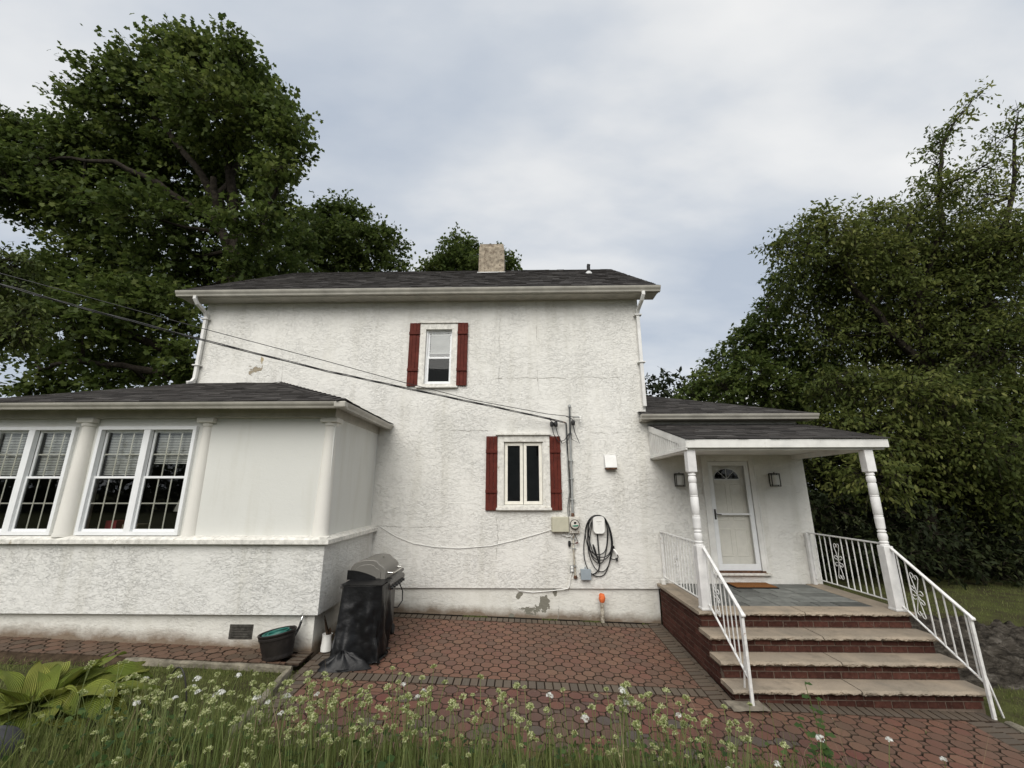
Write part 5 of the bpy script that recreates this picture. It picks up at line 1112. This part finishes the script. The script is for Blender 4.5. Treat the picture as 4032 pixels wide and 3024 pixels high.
mlimbs = [([(-9.7,5.2,-.2),(-9.75,5.1,3.0),(-9.85,5,6.5),(-10.188,5,9.942),(-10.414,5,10.766),(-10.67,5,12.041),(-11.236,5,14.291),(-11.835,5,16.958),(-12.338,5,19.0)], .48, .05), ([(-10.414,5,10.766),(-10.758,4.8,11.377),(-11.004,4.6,11.983),(-11.098,4.4,12.798),(-11.191,4.2,13.613)], .22, .10), ([(-11.117,4.6,12.091),(-12.097,4.4,12.601),(-13.027,4.0,13.264),(-14.591,3.8,13.985),(-17.5,4.4,14.8)], .16, .05), ([(-11.004,4.6,11.983),(-11.301,4.8,13.444),(-10.993,5.2,15.41),(-10.394,5.5,16.42)], .15, .05), ([(-9.85,5,5.6),(-10.837,5,6.326),(-11.446,4.5,6.984),(-12.271,4.0,7.257),(-14.244,4.0,8.074),(-16.5,4.6,8.6)], .22, .06), ([(-9.85,5,5.2),(-10.908,5,6.0),(-11.369,4.0,6.139),(-12.342,3.6,6.279),(-13.539,3.2,6.327),(-15.4,4.0,6.3)], .17, .04), ([(-10.766,5,12.043),(-12.291,5,14.312),(-14.3,5,16.765),(-16.863,5,18.76)], .18, .05), ([(-11.433,5,15.475),(-11.156,5.2,17.791),(-11.205,5.2,19.2)], .12, .04), ([(-10.3,5,10.2),(-9.4,4.6,11.2),(-8.7,4.0,12.8),(-8.4,3.6,14.2)], .12, .04)]
maple = [(x, y, z-max(0, z-11)*.085-(1.1 if x < -17.2 and z > 14.5 else 0), r*.84) for x, y, z, r in maple]
tree('maple_tree', 'huge dark green maple towering behind the left end of the house', (-9.7, 5.2, 0), maple, mlimbs, dens=112, per=12, Ls=.95, size=.165, fill=.25, shape=MAPLE, mat=M['maple'], out=.6, up=.34, wind=(-.10, 0, 0), twig=.05)
t2b = [(-12.04,12.59,17.27,1.18),(-10.39,11.57,17.18,.85),(-10.13,12.14,17.92,.73),(-9.71,12.97,17.83,.9),(-10.11,11.04,15.41,1.22),(-8.42,10.95,15.17,1.07),(-7.52,11.35,15.88,.55),(-7.36,12.64,15.91,.72),(-8.18,12.28,14.9,.85),(-9.45,11.37,14.23,1.08),(-11.25,11.6,14.7,1.1),(-6.53,11.23,13.96,.4),(-9.8,11.6,12.6,1.2),(-8.0,11.6,12.6,1.2)]
tree('maple_tree', 'middle maple crown showing above the roof between the big tree and the chimney', (-9.2, 12, 0), t2b, [([(-9.0,12,-.2),(-9.1,12,6),(-9.3,12,12),(-9.6,12,16.5)], .3, .06)], dens=110, per=11, Ls=.9, size=.16, shape=MAPLE, mat=M['maple'], out=.6, up=.3)
t3b = [(-3.58,13.92,17.0,.61),(-3.79,13.09,15.64,.73),(-3.39,14.39,16.42,.78),(-4.71,14.79,16.33,.63),(-5.18,14.91,15.88,.63),(-3.84,14.47,15.61,.93),(-2.67,14.92,16.55,.79),(-2.44,13.04,14.78,.87),(-1.17,13.58,15.57,.67),(-.6,14.93,16.0,.47),(-5.58,14.55,15.77,.34),(-3.2,14,14.2,1.2)]
tree('maple_tree', 'small treetop peeking over the ridge behind the chimney', (-3.2, 14, 0), t3b, [([(-3.2,14,-.2),(-3.2,14,8),(-3.4,14,13),(-3.5,14,16)], .26, .05)], dens=120, per=11, Ls=.8, size=.16, shape=MAPLE, mat=M['maple'], out=.6, up=.3)
nb = [(-10.41,-1.25,6.99,.30),(-10.49,-.93,7.06,.22),(-10.34,-1.13,6.61,.34),(-10.38,-1.01,6.11,.34),(-9.57,-1.32,5.85,.22),(-9.54,-1.39,5.46,.30),(-9.94,-1.23,5.37,.32),(-10.9,-1.2,5.9,.6),(-11.2,-1.2,6.8,.6)]
tree('small_tree', 'brighter green leafy branch at the left edge in front of the maple', (-11.4, -1.2, 0), nb, [([(-11.4,-1.2,-.2),(-11.4,-1.2,3.0),(-11.2,-1.2,5.0),(-11.0,-1.2,6.8)], .16, .05), ([(-11.3,-1.2,4.4),(-10.4,-1.25,4.95),(-9.7,-1.3,5.3)], .09, .03)], dens=300, per=8, Ls=.34, size=.11, shape=OVAL, mat=M['bright_leaf'], out=.8, up=.1, droop=.6)
rA = [(6.03,6.13,5.77,.45),(6.99,6.72,6.48,.57),(8.33,8.11,7.59,.63),(8.42,6.59,7.83,.67),(7.08,5.82,5.97,.62),(8.16,5.91,6.54,.81),(9.06,6.21,8.48,.66),(10.62,7.68,10.08,.63),(10.31,6.67,10.58,.5),(9.74,6.5,7.58,.85),(8.94,6.03,5.92,.81),(8.61,8.16,5.59,.61),(10.25,6.82,5.52,.75),(10.55,6.3,6.54,.83),(9.2,6.6,4.6,1.0),(7.8,6.6,4.8,.9),(6.6,6.6,4.6,.7)]
tree('maple_tree', 'dense rounded dark tree just right of the house, behind the entry roof', (9, 7, 0), rA, [([(9.0,7,-.2),(9.0,7,3),(9.1,6.9,6),(9.6,6.8,9.5)], .25, .05)], dens=200, per=9, Ls=.45, size=.115, shape=MAPLE, mat=M['maple'], out=.65, up=.3)
rB = [(8.57,3.68,10.27,.33),(8.91,3.67,9.89,.37),(9.55,4.01,10.95,.34),(11.07,5.53,11.42,.57),(10.09,3.95,11.38,.26),(10.33,3.62,10.77,.58),(10.25,4.97,9.87,.71),(10.89,4.25,10.03,.76),(13.0,6.0,12.6,.51),(11.85,3.87,11.29,.51),(12.74,5.09,10.91,.91),(14.3,5.4,12.3,.78),(14.31,4.73,12.5,.55),(14.9,5.9,11.7,1.1),(15.9,4.93,15.3,.34),(14.77,4.23,13.77,.4),(14.78,4.73,13.35,.46),(14.02,3.61,12.04,.5),(17.01,4.76,16.63,.24),(17.08,4.25,16.76,.21),(16.6,5.0,16.1,.30),(16.4,5.6,12.6,.99),(15.34,5.0,10.61,1.08),(15.79,3.6,13.18,.51),(17.51,4.26,14.94,.64),(16.09,4.23,12.49,.79),(18.05,4.12,15.8,.46),(17.6,4.19,13.68,.8),(18.2,5.4,12.8,1.09),(15.6,3.92,10.32,.99),(16.08,3.65,9.96,.89),(11.6,5.8,9.3,.96),(12.49,5.2,9.28,1.07),(14.5,5.8,9.6,1.2),(14.91,4.71,8.72,1.11),(17.4,5.5,9.2,1.2),(10.65,5.46,7.78,.8),(12.28,5.87,7.83,1.0),(13.56,5.73,7.67,1.08),(14.3,4.98,7.21,1.1),(14.44,3.78,6.7,1.0),(15.93,4.13,7.06,.87),(15.6,5.0,15.0,.25),(16.3,4.9,15.7,.28)]
rBl = [([(13.6,5.2,-.2),(13.6,5.2,3),(13.5,5.1,6),(13.6,5.0,9),(13.9,4.9,12)], .30, .05), ([(13.5,5.1,6.2),(12,4.8,8.2),(10.6,4.3,9.8),(9.2,3.8,10.6)], .14, .03), ([(13.6,5.0,8.6),(15.0,4.9,11.5),(15.4,4.8,13.8),(16.1,4.9,15.5),(17.0,4.5,16.7)], .12, .02), ([(13.5,5.1,5.5),(15.5,4.7,8.5),(17.2,4.4,12.5),(18,4.2,15.5)], .15, .03)]
rB = [(x, y, z, r*(.85 if z > 12.2 else 1.0), .30 if z > 12.2 else 1.0) for x, y, z, r in rB]
cher = tree('cherry_tree', 'tall loose leafy tree at the right edge with sprigs reaching into the sky', (13.6, 5.2, 0), rB, rBl, dens=185, per=12, Ls=.85, size=.145, shape=OVAL, mat=M['oval'], out=.75, up=.22, droop=.45)
core = [(x+random.uniform(-.4, .4), 6.8+random.uniform(-.6, .6), z, 1.15) for x, z in ((9.6, 8.2), (10.8, 9.6), (12.2, 10.6), (13.8, 11.0), (15.4, 11.2), (17.2, 11.4), (18.8, 11.5), (11.2, 7.6), (12.8, 8.6), (14.4, 9.0), (16.0, 9.2), (17.8, 9.4), (11.8, 6.2), (13.4, 6.8), (15.0, 7.0), (16.8, 7.2), (18.6, 7.4))]
adopt(crown('crown', core, dens=60, per=10, Ls=.9, size=.20, shape=OVAL, mat=M['oval']), cher); adopt(crown.twigs, cher)
rC = [(9.86,4.3,5.67,.71),(10.87,4.35,5.51,.79),(10.94,3.17,5.24,.79),(12.68,3.81,5.22,.9),(14.29,4.1,5.2,.92),(14.91,3.79,5.2,.82),(9.27,4.13,4.38,.61),(9.75,3.56,4.14,.72),(11.08,3.81,4.03,.81),(12.25,3.87,3.88,.88),(12.6,3.04,3.65,.82),(15.12,4.35,3.78,.83),(9.47,4.41,3.19,.68),(9.12,2.65,2.91,.65),(11.8,4.44,2.82,.83),(13.05,4.42,2.6,.9),(13.68,3.84,2.46,.85)]
tree('cherry_tree', 'lower spreading tree over the lawn behind the right porch post', (12, 4.6, 0), rC, [([(12,4.6,-.2),(12,4.6,2),(11.9,4.4,4),(11.8,4.2,5.4)], .2, .05)], dens=210, per=10, Ls=.60, size=.145, shape=OVAL, mat=M['oval'], out=.8, up=.05, droop=.6)
rD = [(x+random.uniform(-.3, .3), 5.6+random.uniform(-.5, .5)+(x-12)*.05, z, .85) for x in np.arange(6.6, 21, 1.0) for z in (.4, 1.4, 2.5, 3.6)]+[(8.09,2.9,2.1,.5),(10.28,3.2,1.72,.7),(13.11,4.4,1.4,.88),(13.62,3.9,1.32,.76),(8.42,3.2,1.13,.5),(9.54,3.2,.93,.57),(11.46,3.8,.75,.68),(12.46,3.8,.6,.7),(13.72,4,.6,.62)]
hg = thing('hedge', (12, 5, 0), 'dark dense hedge along the back of the right lawn', 'hedge')
adopt(crown('foliage', rD, dens=120, per=10, Ls=.5, size=.15, shape=OVAL, mat=M['dark_leaf'], out=.7, up=.1), hg); adopt(crown.twigs, hg)
adopt(wood('stem', [([(x, 5.6, 0), (x+.1, 5.6, 1.5), (x, 5.6, 3)], .06, .03) for x in np.arange(7, 21, 2.0)], [], M['bark']), hg)
bw = [(x+random.uniform(-1, 1), 13+random.uniform(-1, 1.5), z+random.uniform(-.4, .4), 1.5) for x in np.arange(7, 36, 1.9) for z in (1, 3, 5, 7)]
tag(crown('woodland', bw, dens=34, per=10, Ls=1.1, size=.30, shape=OVAL, mat=M['dark_leaf']), 'dark wood far behind the right hand trees', 'wood', kind='stuff'); bpy.data.objects.remove(crown.twigs)
bl = [(x+random.uniform(-1, 1), 17+random.uniform(-1, 1.5), z, 1.7) for x in np.arange(-40, -12, 2.6) for z in (1, 3.4)]+[(x+random.uniform(-1, 1), -26+random.uniform(-1, 1), z, 1.9) for x in list(np.arange(-52, -9, 2.8))+list(np.arange(12, 30, 3.5)) for z in (1.2, 3.6)]
tag(crown('distant_trees', bl, dens=20, per=9, Ls=1.4, size=.42, shape=OVAL, mat=M['dark_leaf']), 'distant trees around the garden', 'wood', kind='stuff'); bpy.data.objects.remove(crown.twigs)
# neighbour's clapboard house: mirrored in the casement window
nh = thing('neighbour_house', (-1, -25, 0), 'grey clapboard neighbour house mirrored in the lower window panes', 'house')
MB().box(-8, 7, -31, -24.02, 0, 8.2).build('wall', M['siding'], nh)
MB().prism([(-8.4, 8.2), (7.4, 8.2), (-.5, 11.5)], 'y', -31.4, -23.6).build('roof', M['vent_black'], nh)
for k in range(30):
    z = 1.0+k*.24; MB().prism([(-24.02, z), (-23.965, z), (-24.015, z+.238), (-24.02, z+.238)], 'x', -8, 7).build('clapboard', M['siding'], nh)
for x in (-3.4, 1.6):
    wn = MB().box(x-.55, x+.55, -23.96, -23.93, 5.0, 6.5).build('window', M['trim'], nh); MB().box(x-.45, x+.45, -23.929, -23.92, 5.1, 6.4).build('pane', M['dark_room'], wn)
# ------------------------------------------------------------------ grass
def blades(name, pts, hlo, hhi, wd, label, lean=.5, mat='grass'):
    P = np.array(pts); n = len(P); h = hlo+(hhi-hlo)*RNG.random(n)**1.4; az = RNG.random(n)*2*np.pi; az2 = az+np.pi/2+RNG.normal(0, .5, n)
    s = np.stack([np.cos(az), np.sin(az), np.zeros(n)], 1)*(wd*(.6+.8*RNG.random(n)))[:, None]; l = np.stack([np.cos(az2), np.sin(az2), np.zeros(n)], 1)*(h*lean*RNG.random(n))[:, None]; up = np.array([0, 0, 1.0])*h[:, None]
    V = np.stack([P-s, P+s, P+s*.8+l*.35+up*.55, P-s*.8+l*.35+up*.55, P+l+up+s*.08, P+l+up-s*.08], 1)
    b = (np.arange(n)*6)[:, None]; F = np.concatenate([b+np.array([[0, 1, 2, 3]]), b+np.array([[3, 2, 4, 5]])])
    o = fast_mesh(name, V.reshape(-1, 3), F, M[mat], np.repeat(np.clip(RNG.normal(.45, .27, n), 0, 1), 6)); return tag(o, label, 'grass', kind='stuff')
def scatter(n, x0, x1, y0, y1, ok, dens=None):
    out = []
    while len(out) < n:
        x, y = random.uniform(x0, x1), random.uniform(y0, y1)
        if not ok(x, y): continue
        if dens and random.random() > dens(x, y): continue
        out.append((x, y, gz(x, y)-.012))
    return out
patchy = lambda x, y: .25+.9*fbm(x*1.3, y*1.3, 7)
blades('lawn_grass', scatter(42000, -9.5, -2.86, -6.0, -2.56, lambda x, y: math.hypot(x+4.12, y+4.60) > .55, patchy), .025, .085, .0028, 'short patchy lawn grass on the left beside the walk')
ok_r = lambda x, y: not (5.7 < x < 9.6 and -2.0 < y < .25)
blades('lawn_grass', scatter(24000, 5.58, 13.5, -4.6, 3.6, ok_r, lambda x, y: 1.0 if y < -1.6 else .55), .025, .075, .0032, 'short lawn grass on the right beyond the rock')
bank_ok = lambda x, y: bank(x, y) > .10 and math.hypot(x+4.12, y+4.60) > .72
blades('bank_grass', scatter(10500, -4.6, 3.4, -6.0, -4.2, bank_ok, lambda x, y: (.9 if x < -2.4 and y < -4.5 else (.6 if y < -4.85 else .06))*(.4+fbm(x*2, y*2, 4))), .05, .18, .0030, 'taller grass growing along the foreground bank', .7)
blades('bank_grass_tufts', scatter(650, -4.0, 2.4, -5.9, -4.9, bank_ok, lambda x, y: fbm(x*3, y*3, 14) if x < 1.9 else .2), .22, .48, .0030, 'long thin grass tufts among the white flowers', .55)
# broad weed leaves on the bank
n = 1100; wp_ = np.array(scatter(n, -3.8, 2.6, -5.9, -4.35, bank_ok, lambda x, y: fbm(x*1.6, y*1.6, 21)**2*2.0)); wp_[:, 2] += .04+.16*RNG.random(n)
tag(leaf_cloud('weed_leaves', wp_, RNG.normal(size=(n, 3))*np.array([1, 1, .4]), np.array([0, 0, 1.0])+RNG.normal(size=(n, 3))*.4, .022+.035*RNG.random(n), np.array([(0, 0, 0), (.12, .36, 1), (.55, .46, 1), (1.0, 0, 0), (.55, -.46, 1), (.12, -.36, 1)]), M['weed'], RNG.random(n)), 'low broad leaved weeds covering the bank', 'weeds', kind='stuff')
# creeping leaf litter at the foot of the walls
n = 700; lp_ = []
while len(lp_) < n:
    x, y = random.uniform(-9, -2.9), random.gauss(-2.6, .12)
    lp_.append((x, y, gz(x, y)+.01))
tag(leaf_cloud('edge_weeds', np.array(lp_), RNG.normal(size=(n, 3))*np.array([1, 1, .3]), np.array([0, 0, 1.0])+RNG.normal(size=(n, 3))*.4, .02+.03*RNG.random(n), OVAL, M['grass'], RNG.random(n)*.5), 'small weeds along the kerb of the walk', 'weeds', kind='stuff')
# ------------------------------------------------------------------ hosta
HC = Vector((-4.12, -4.60, gz(-4.12, -4.60)-.02))
hosta = thing('hosta_plant', HC, 'large hosta with broad ribbed yellow green leaves at the lower left', 'plant')
for k in range(92):
    az = random.uniform(-math.pi, math.pi) if k > 30 else random.uniform(-1.9, 1.7); ring_ = (k % 5)/4
    Lp, Lb, W = .15+.34*ring_*random.uniform(.7, 1.1), random.uniform(.34, .48), random.uniform(.075, .110); el = math.radians(80-46*ring_+random.uniform(-10, 10))
    dirh = Vector((math.cos(az), math.sin(az), 0)); sd_ = Vector((-math.sin(az), math.cos(az), 0)); tw = random.uniform(-.5, .5)
    base = HC+dirh*.05+sd_*random.uniform(-.05, .05); b = MB(); pts = []; p = base.copy(); e = el; acr = []
    for i in range(4): p = p+(dirh*math.cos(e)+Vector((0, 0, 1))*math.sin(e))*(Lp/4); pts.append(p.copy())
    nu, nv = 8, 12; vs = []
    dro = random.uniform(.55, 1.45)
    for j in range(nv+1):
        t = j/nv; wv = W*(math.sin(math.pi*min(1, (t**.72)*.98+.02))**.75 if t < 1 else 0.02); e -= dro/nv*(1 if t > .1 else 2.5)
        p = p+(dirh*math.cos(e)+Vector((0, 0, 1))*math.sin(e))*(Lb/nv); nr = (-dirh*math.sin(e)+Vector((0, 0, 1))*math.cos(e)); sd2 = (sd_*math.cos(tw)+nr*math.sin(tw)); nr2 = (nr*math.cos(tw)-sd_*math.sin(tw))
        for i in range(nu+1):
            s = i/nu*2-1; q = p+sd2*(s*wv)+nr2*(.30*W*s*s*(1-t)+.012*math.sin(9*t+4*s)*abs(s)); vs.append(q); acr.append(s)
    b.add(vs, [(j*(nu+1)+i, j*(nu+1)+i+1, (j+1)*(nu+1)+i+1, (j+1)*(nu+1)+i) for j in range(nv) for i in range(nu)]); nvx = len(b.v)
    b.tube([base]+pts, .008, 5); acr += [0.0]*(len(b.v)-nvx)
    o = b.build('leaf', M['hosta'], hosta, smooth=True); a = o.data.attributes.new('across', 'FLOAT', 'POINT'); a.data.foreach_set('value', np.array(acr, dtype=np.float32))
# ------------------------------------------------------------------ flowering garlic chives
def chive_head(kind, r, seed):
    q = random.Random(seed); b = MB(); tn = []; nb_ = 58 if kind == 'bud' else 34
    for k in range(nb_):
        ph = q.uniform(0, 2*math.pi); th = math.acos(q.uniform(-.05, 1)); d = Vector((math.sin(th)*math.cos(ph), math.sin(th)*math.sin(ph), math.cos(th)*.8+.25)).normalized(); L = r*q.uniform(.72, 1.08); c = d*L
        s = d.orthogonal().normalized(); w = d.cross(s)
        b.add([s*.0006, -s*.0006, c-s*.0006, c+s*.0006], [(0, 1, 2, 3)]); tn += [.3]*4; t = q.random()
        if kind == 'bud' and q.random() < .86:
            z = r*.20*q.uniform(.7, 1.2); b.add([c-d*z, c+s*z*.6, c+w*z*.6, c-s*z*.6, c-w*z*.6, c+d*z*1.4], [(0, 2, 1), (0, 3, 2), (0, 4, 3), (0, 1, 4), (5, 1, 2), (5, 2, 3), (5, 3, 4), (5, 4, 1)]); tn += [t]*6
        else:
            z = r*.30*q.uniform(.8, 1.2)
            for m in range(5):
                a = 2*math.pi*m/5+t; e = s*math.cos(a)+w*math.sin(a); f = d.cross(e); b.add([c, c+e*z*.55+f*z*.22+d*z*.25, c+e*z+d*z*.35, c+e*z*.55-f*z*.22+d*z*.25], [(0, 1, 2, 3)]); tn += [.75+.25*t]*4
    me = b.mesh('flower_head'); a = me.attributes.new('tone', 'FLOAT', 'POINT'); a.data.foreach_set('value', np.array(tn, dtype=np.float32)); me.materials.append(M['bud'] if kind == 'bud' else M['petal']); return me
def chive_stem(h, bend, seed):
    q = random.Random(seed); az = q.uniform(0, 6.28); b = MB(); pts = [(bend*math.cos(az)*t*t, bend*math.sin(az)*t*t, h*t) for t in (0, .25, .5, .75, 1)]
    b.tube(pts, [.0030, .0028, .0025, .0023, .0020], 5); me = b.mesh('stem'); a = me.attributes.new('tone', 'FLOAT', 'POINT'); a.data.foreach_set('value', np.full(len(b.v), q.random(), dtype=np.float32)); me.materials.append(M['stem']); return me, Vector(pts[-1])
HEADS = {'bud': [chive_head('bud', .0175+.0024*i, i) for i in range(5)], 'bloom': [chive_head('bloom', .019+.0028*i, 50+i) for i in range(4)]}
STEMS = [chive_stem(.24+.034*i, .02+.012*(i % 4), 90+i) for i in range(10)]
def chive(x, y, kind, hk):
    where = 'beside the hosta' if x < -2.6 else 'on the bank below the hose tub' if x < -1.75 else 'on the bank in front of the grill' if x < -.9 else 'on the bank left of centre' if x < -.2 else 'on the bank below the red shuttered window' if x < .45 else 'in the tall clump before the steps' if x < 1.05 else 'at the right end of the flower bank'
    size = 'tall' if hk >= 6 else 'short' if hk <= 3 else 'middling'
    t = thing('garlic_chive', (x, y, gz(x, y)-.01), (size+' garlic chive with greenish budding head ' if kind == 'bud' else size+' garlic chive with open white flower head ')+where, 'flower', 'budding garlic chives' if kind == 'bud' else 'open white garlic chives')
    t.rotation_euler = (random.gauss(0, .06), random.gauss(.03, .07), random.uniform(0, 6.28)); me, tip = STEMS[min(9, max(0, hk))]
    s = bpy.data.objects.new('stem', me); COL.objects.link(s); s.parent = t
    h = bpy.data.objects.new('flower_head', random.choice(HEADS[kind])); COL.objects.link(h); h.parent = t; h.location = tip; h.rotation_euler = (random.gauss(0, .15), random.gauss(0, .15), random.uniform(0, 6))
CL = [(-2.45, -5.15, .22, 22, 5), (-2.1, -5.25, .22, 30, 5), (-1.8, -5.35, .25, 30, 5), (-1.5, -5.25, .25, 28, 5), (-1.15, -5.35, .25, 24, 5), (-.80, -5.1, .16, 12, 8), (-.6, -5.35, .22, 18, 6), (-.25, -5.3, .2, 16, 6), (.15, -5.35, .2, 12, 6), (.66, -5.2, .08, 16, 8), (.85, -5.3, .10, 16, 7), (1.1, -5.35, .12, 16, 6), (1.35, -5.4, .12, 10, 5), (-2.9, -5.0, .25, 14, 5), (-3.2, -4.9, .25, 7, 5), (-1.7, -5.75, .5, 12, 4)]
for (cx, cy, sp, n, hk) in CL:
    for k in range(n):
        x, y = random.gauss(cx, sp), random.gauss(cy, sp*.8)
        if bank(x, y) < .15: y = min(y, -4.85-.3*random.random())
        chive(x, y, 'bloom' if random.random() < .06 else 'bud', hk+random.randint(-3, 2))
_lv = []
for (cx, cy, sp, n, hk) in CL:
    for k in range(n*5):
        x, y = random.gauss(cx, sp*1.15), random.gauss(cy, sp)
        if bank(x, y) > .15: _lv.append((x, y, gz(x, y)-.01))
blades('chive_leaves', _lv, .12, .34, .0022, 'thin upright chive leaves under the flower heads', .28, 'stem')
for (x, y) in ((-3.35, -4.45), (-3.05, -4.35), (-2.62, -4.55), (2.35, -5.35), (2.6, -5.5), (1.55, -5.55), (1.75, -5.6), (1.1, -5.75)): chive(x, y, 'bloom', random.randint(2, 6))
# black wire hoop and stone in the bed
hz = gz(-2.75, -4.6)
tag(MB().tube([(-3.05+.30*u, -4.62-.08*u+.0, hz+(.62*math.sin(math.pi*(.06+.88*u))**.45 if 0 < u < 1 else -.05)) for u in [i/18 for i in range(19)]], .006, 6).build('wire_hoop', M['iron'], smooth=True), 'thin black wire plant hoop standing in the weeds', 'plant support')
def bould(u, w):
    a, t = 2*math.pi*u, math.pi*w; r = .17*(1+.10*(fbm(3*math.cos(a)+5, 3*w+math.sin(a), 2)-.5)); return (-3.585+r*math.sin(t)*math.cos(a), -5.38+r*math.sin(t)*math.sin(a), gz(-3.42, -5.38)+.02+.9*r*math.cos(t))
tag(MB().grid(bould, 28, 16).build('garden_stone', M['dark_stone'], smooth=True), 'dark grey rounded garden stone at the bottom left corner', 'stone')
n = 60; fl = np.array([(x, y, pz(x, y)+.006) for x, y in [(random.uniform(-2.4, 5), random.uniform(-3.6, -.3)) for _ in range(n)]])
tag(leaf_cloud('fallen_petals', fl, RNG.normal(size=(n, 3))*np.array([1, 1, .05]), np.array([0, 0, 1.0])+RNG.normal(size=(n, 3))*.15, .008+.014*RNG.random(n), OVAL, M['petal'], RNG.random(n)*.6), 'few pale fallen petals scattered on the pavers', 'petals', kind='stuff')

# dry stalks, joint weeds and one leafy weed
blades('dry_stalks', scatter(150, -3.2, 3.2, -5.7, -4.9, lambda x, y: bank(x, y) > .2), .25, .55, .0017, 'thin dry tan stalks leaning among the flowers', 1.3, 'dry')
_jw = []
while len(_jw) < 2600:
    if random.random() < .45: x, y = random.uniform(-2.7, 2.5), -.06-abs(random.gauss(0, .035))
    elif random.random() < .5: x, y = -2.93+abs(random.gauss(0, .05)), random.uniform(-4, -.1)
    else: x, y = random.uniform(-2.7, 5.3), random.uniform(-4, -.1)
    if x > 2.45 and y > -2.8: continue
    if fbm(x*2.2, y*2.2, 31) > (.47 if y > -.3 or x < -2.7 else .62): _jw.append((x, y, pz(x, y)-.006))
blades('joint_weeds', _jw, .010, .034, .0022, 'tiny weeds and moss in the paver joints', .9)
lw = thing('leafy_weed', (1.98, -5.25, gz(1.98, -5.25)), 'leafy green weed with lobed leaves right of the flower clump', 'weed')
for (dx, dy, h) in ((0, 0, .62), (.10, .05, .50), (-.06, .04, .40)):
    st = [(1.98+dx*t+.03*math.sin(4*t), -5.25+dy*t, gz(1.98, -5.25)+h*t) for t in (0, .3, .6, 1)]
    b = MB().tube(st, [.004, .0035, .003, .002], 5); o = b.build('stem', M['stem'], lw)
    for k in range(6):
        t = .35+.13*k; p = np.array([[1.98+dx*t+.03*math.sin(4*t), -5.25+dy*t, gz(1.98, -5.25)+h*t]]); a = k*2.4+dx*9
        o = leaf_cloud('leaf', p, np.array([[math.cos(a), math.sin(a), .15]]), np.array([[.2*math.cos(a), -.3, 1.0]]), np.array([.075-.006*k]), MAPLE, M['weed'], np.array([.5+.1*(k % 4)])); adopt(o, lw)

# the many smaller heads deeper in the clumps
hv, hf, ht = [], [], []; base = 0
for (cx, cy, sp, n, hk) in CL:
    for k in range(int(n*.7)):
        x, y = random.gauss(cx, sp*1.3), random.gauss(cy, sp)
        if bank(x, y) < .2: continue
        me = random.choice(HEADS['bud'][:3]); nv = len(me.vertices); co = np.empty(nv*3, dtype=np.float32); me.vertices.foreach_get('co', co); tn_ = np.empty(nv, dtype=np.float32); me.attributes['tone'].data.foreach_get('value', tn_)
        a = random.uniform(0, 6.28); R = np.array([[math.cos(a), -math.sin(a), 0], [math.sin(a), math.cos(a), 0], [0, 0, 1]]); z0 = gz(x, y)+random.uniform(.16, .36)
        hv.append(co.reshape(-1, 3) @ R.T*random.uniform(.7, 1.0)+np.array([x, y, z0])); ht.append(tn_)
        f = np.array([list(p.vertices)+([p.vertices[-1]] if len(p.vertices) == 3 else []) for p in me.polygons]); f[:, 3] = np.where(f[:, 3] == f[:, 2], f[:, 2], f[:, 3]); hf.append([tuple(dict.fromkeys((q+base).tolist())) for q in f]); base += nv
me = bpy.data.meshes.new('small_flower_heads'); me.from_pydata(np.concatenate(hv).tolist(), [], [q for l in hf for q in l]); a = me.attributes.new('tone', 'FLOAT', 'POINT'); a.data.foreach_set('value', np.concatenate(ht)); me.materials.append(M['bud'])
o = bpy.data.objects.new('small_flower_heads', me); COL.objects.link(o); tag(o, 'small budding heads deep among the chive stems', 'flowers', kind='stuff')
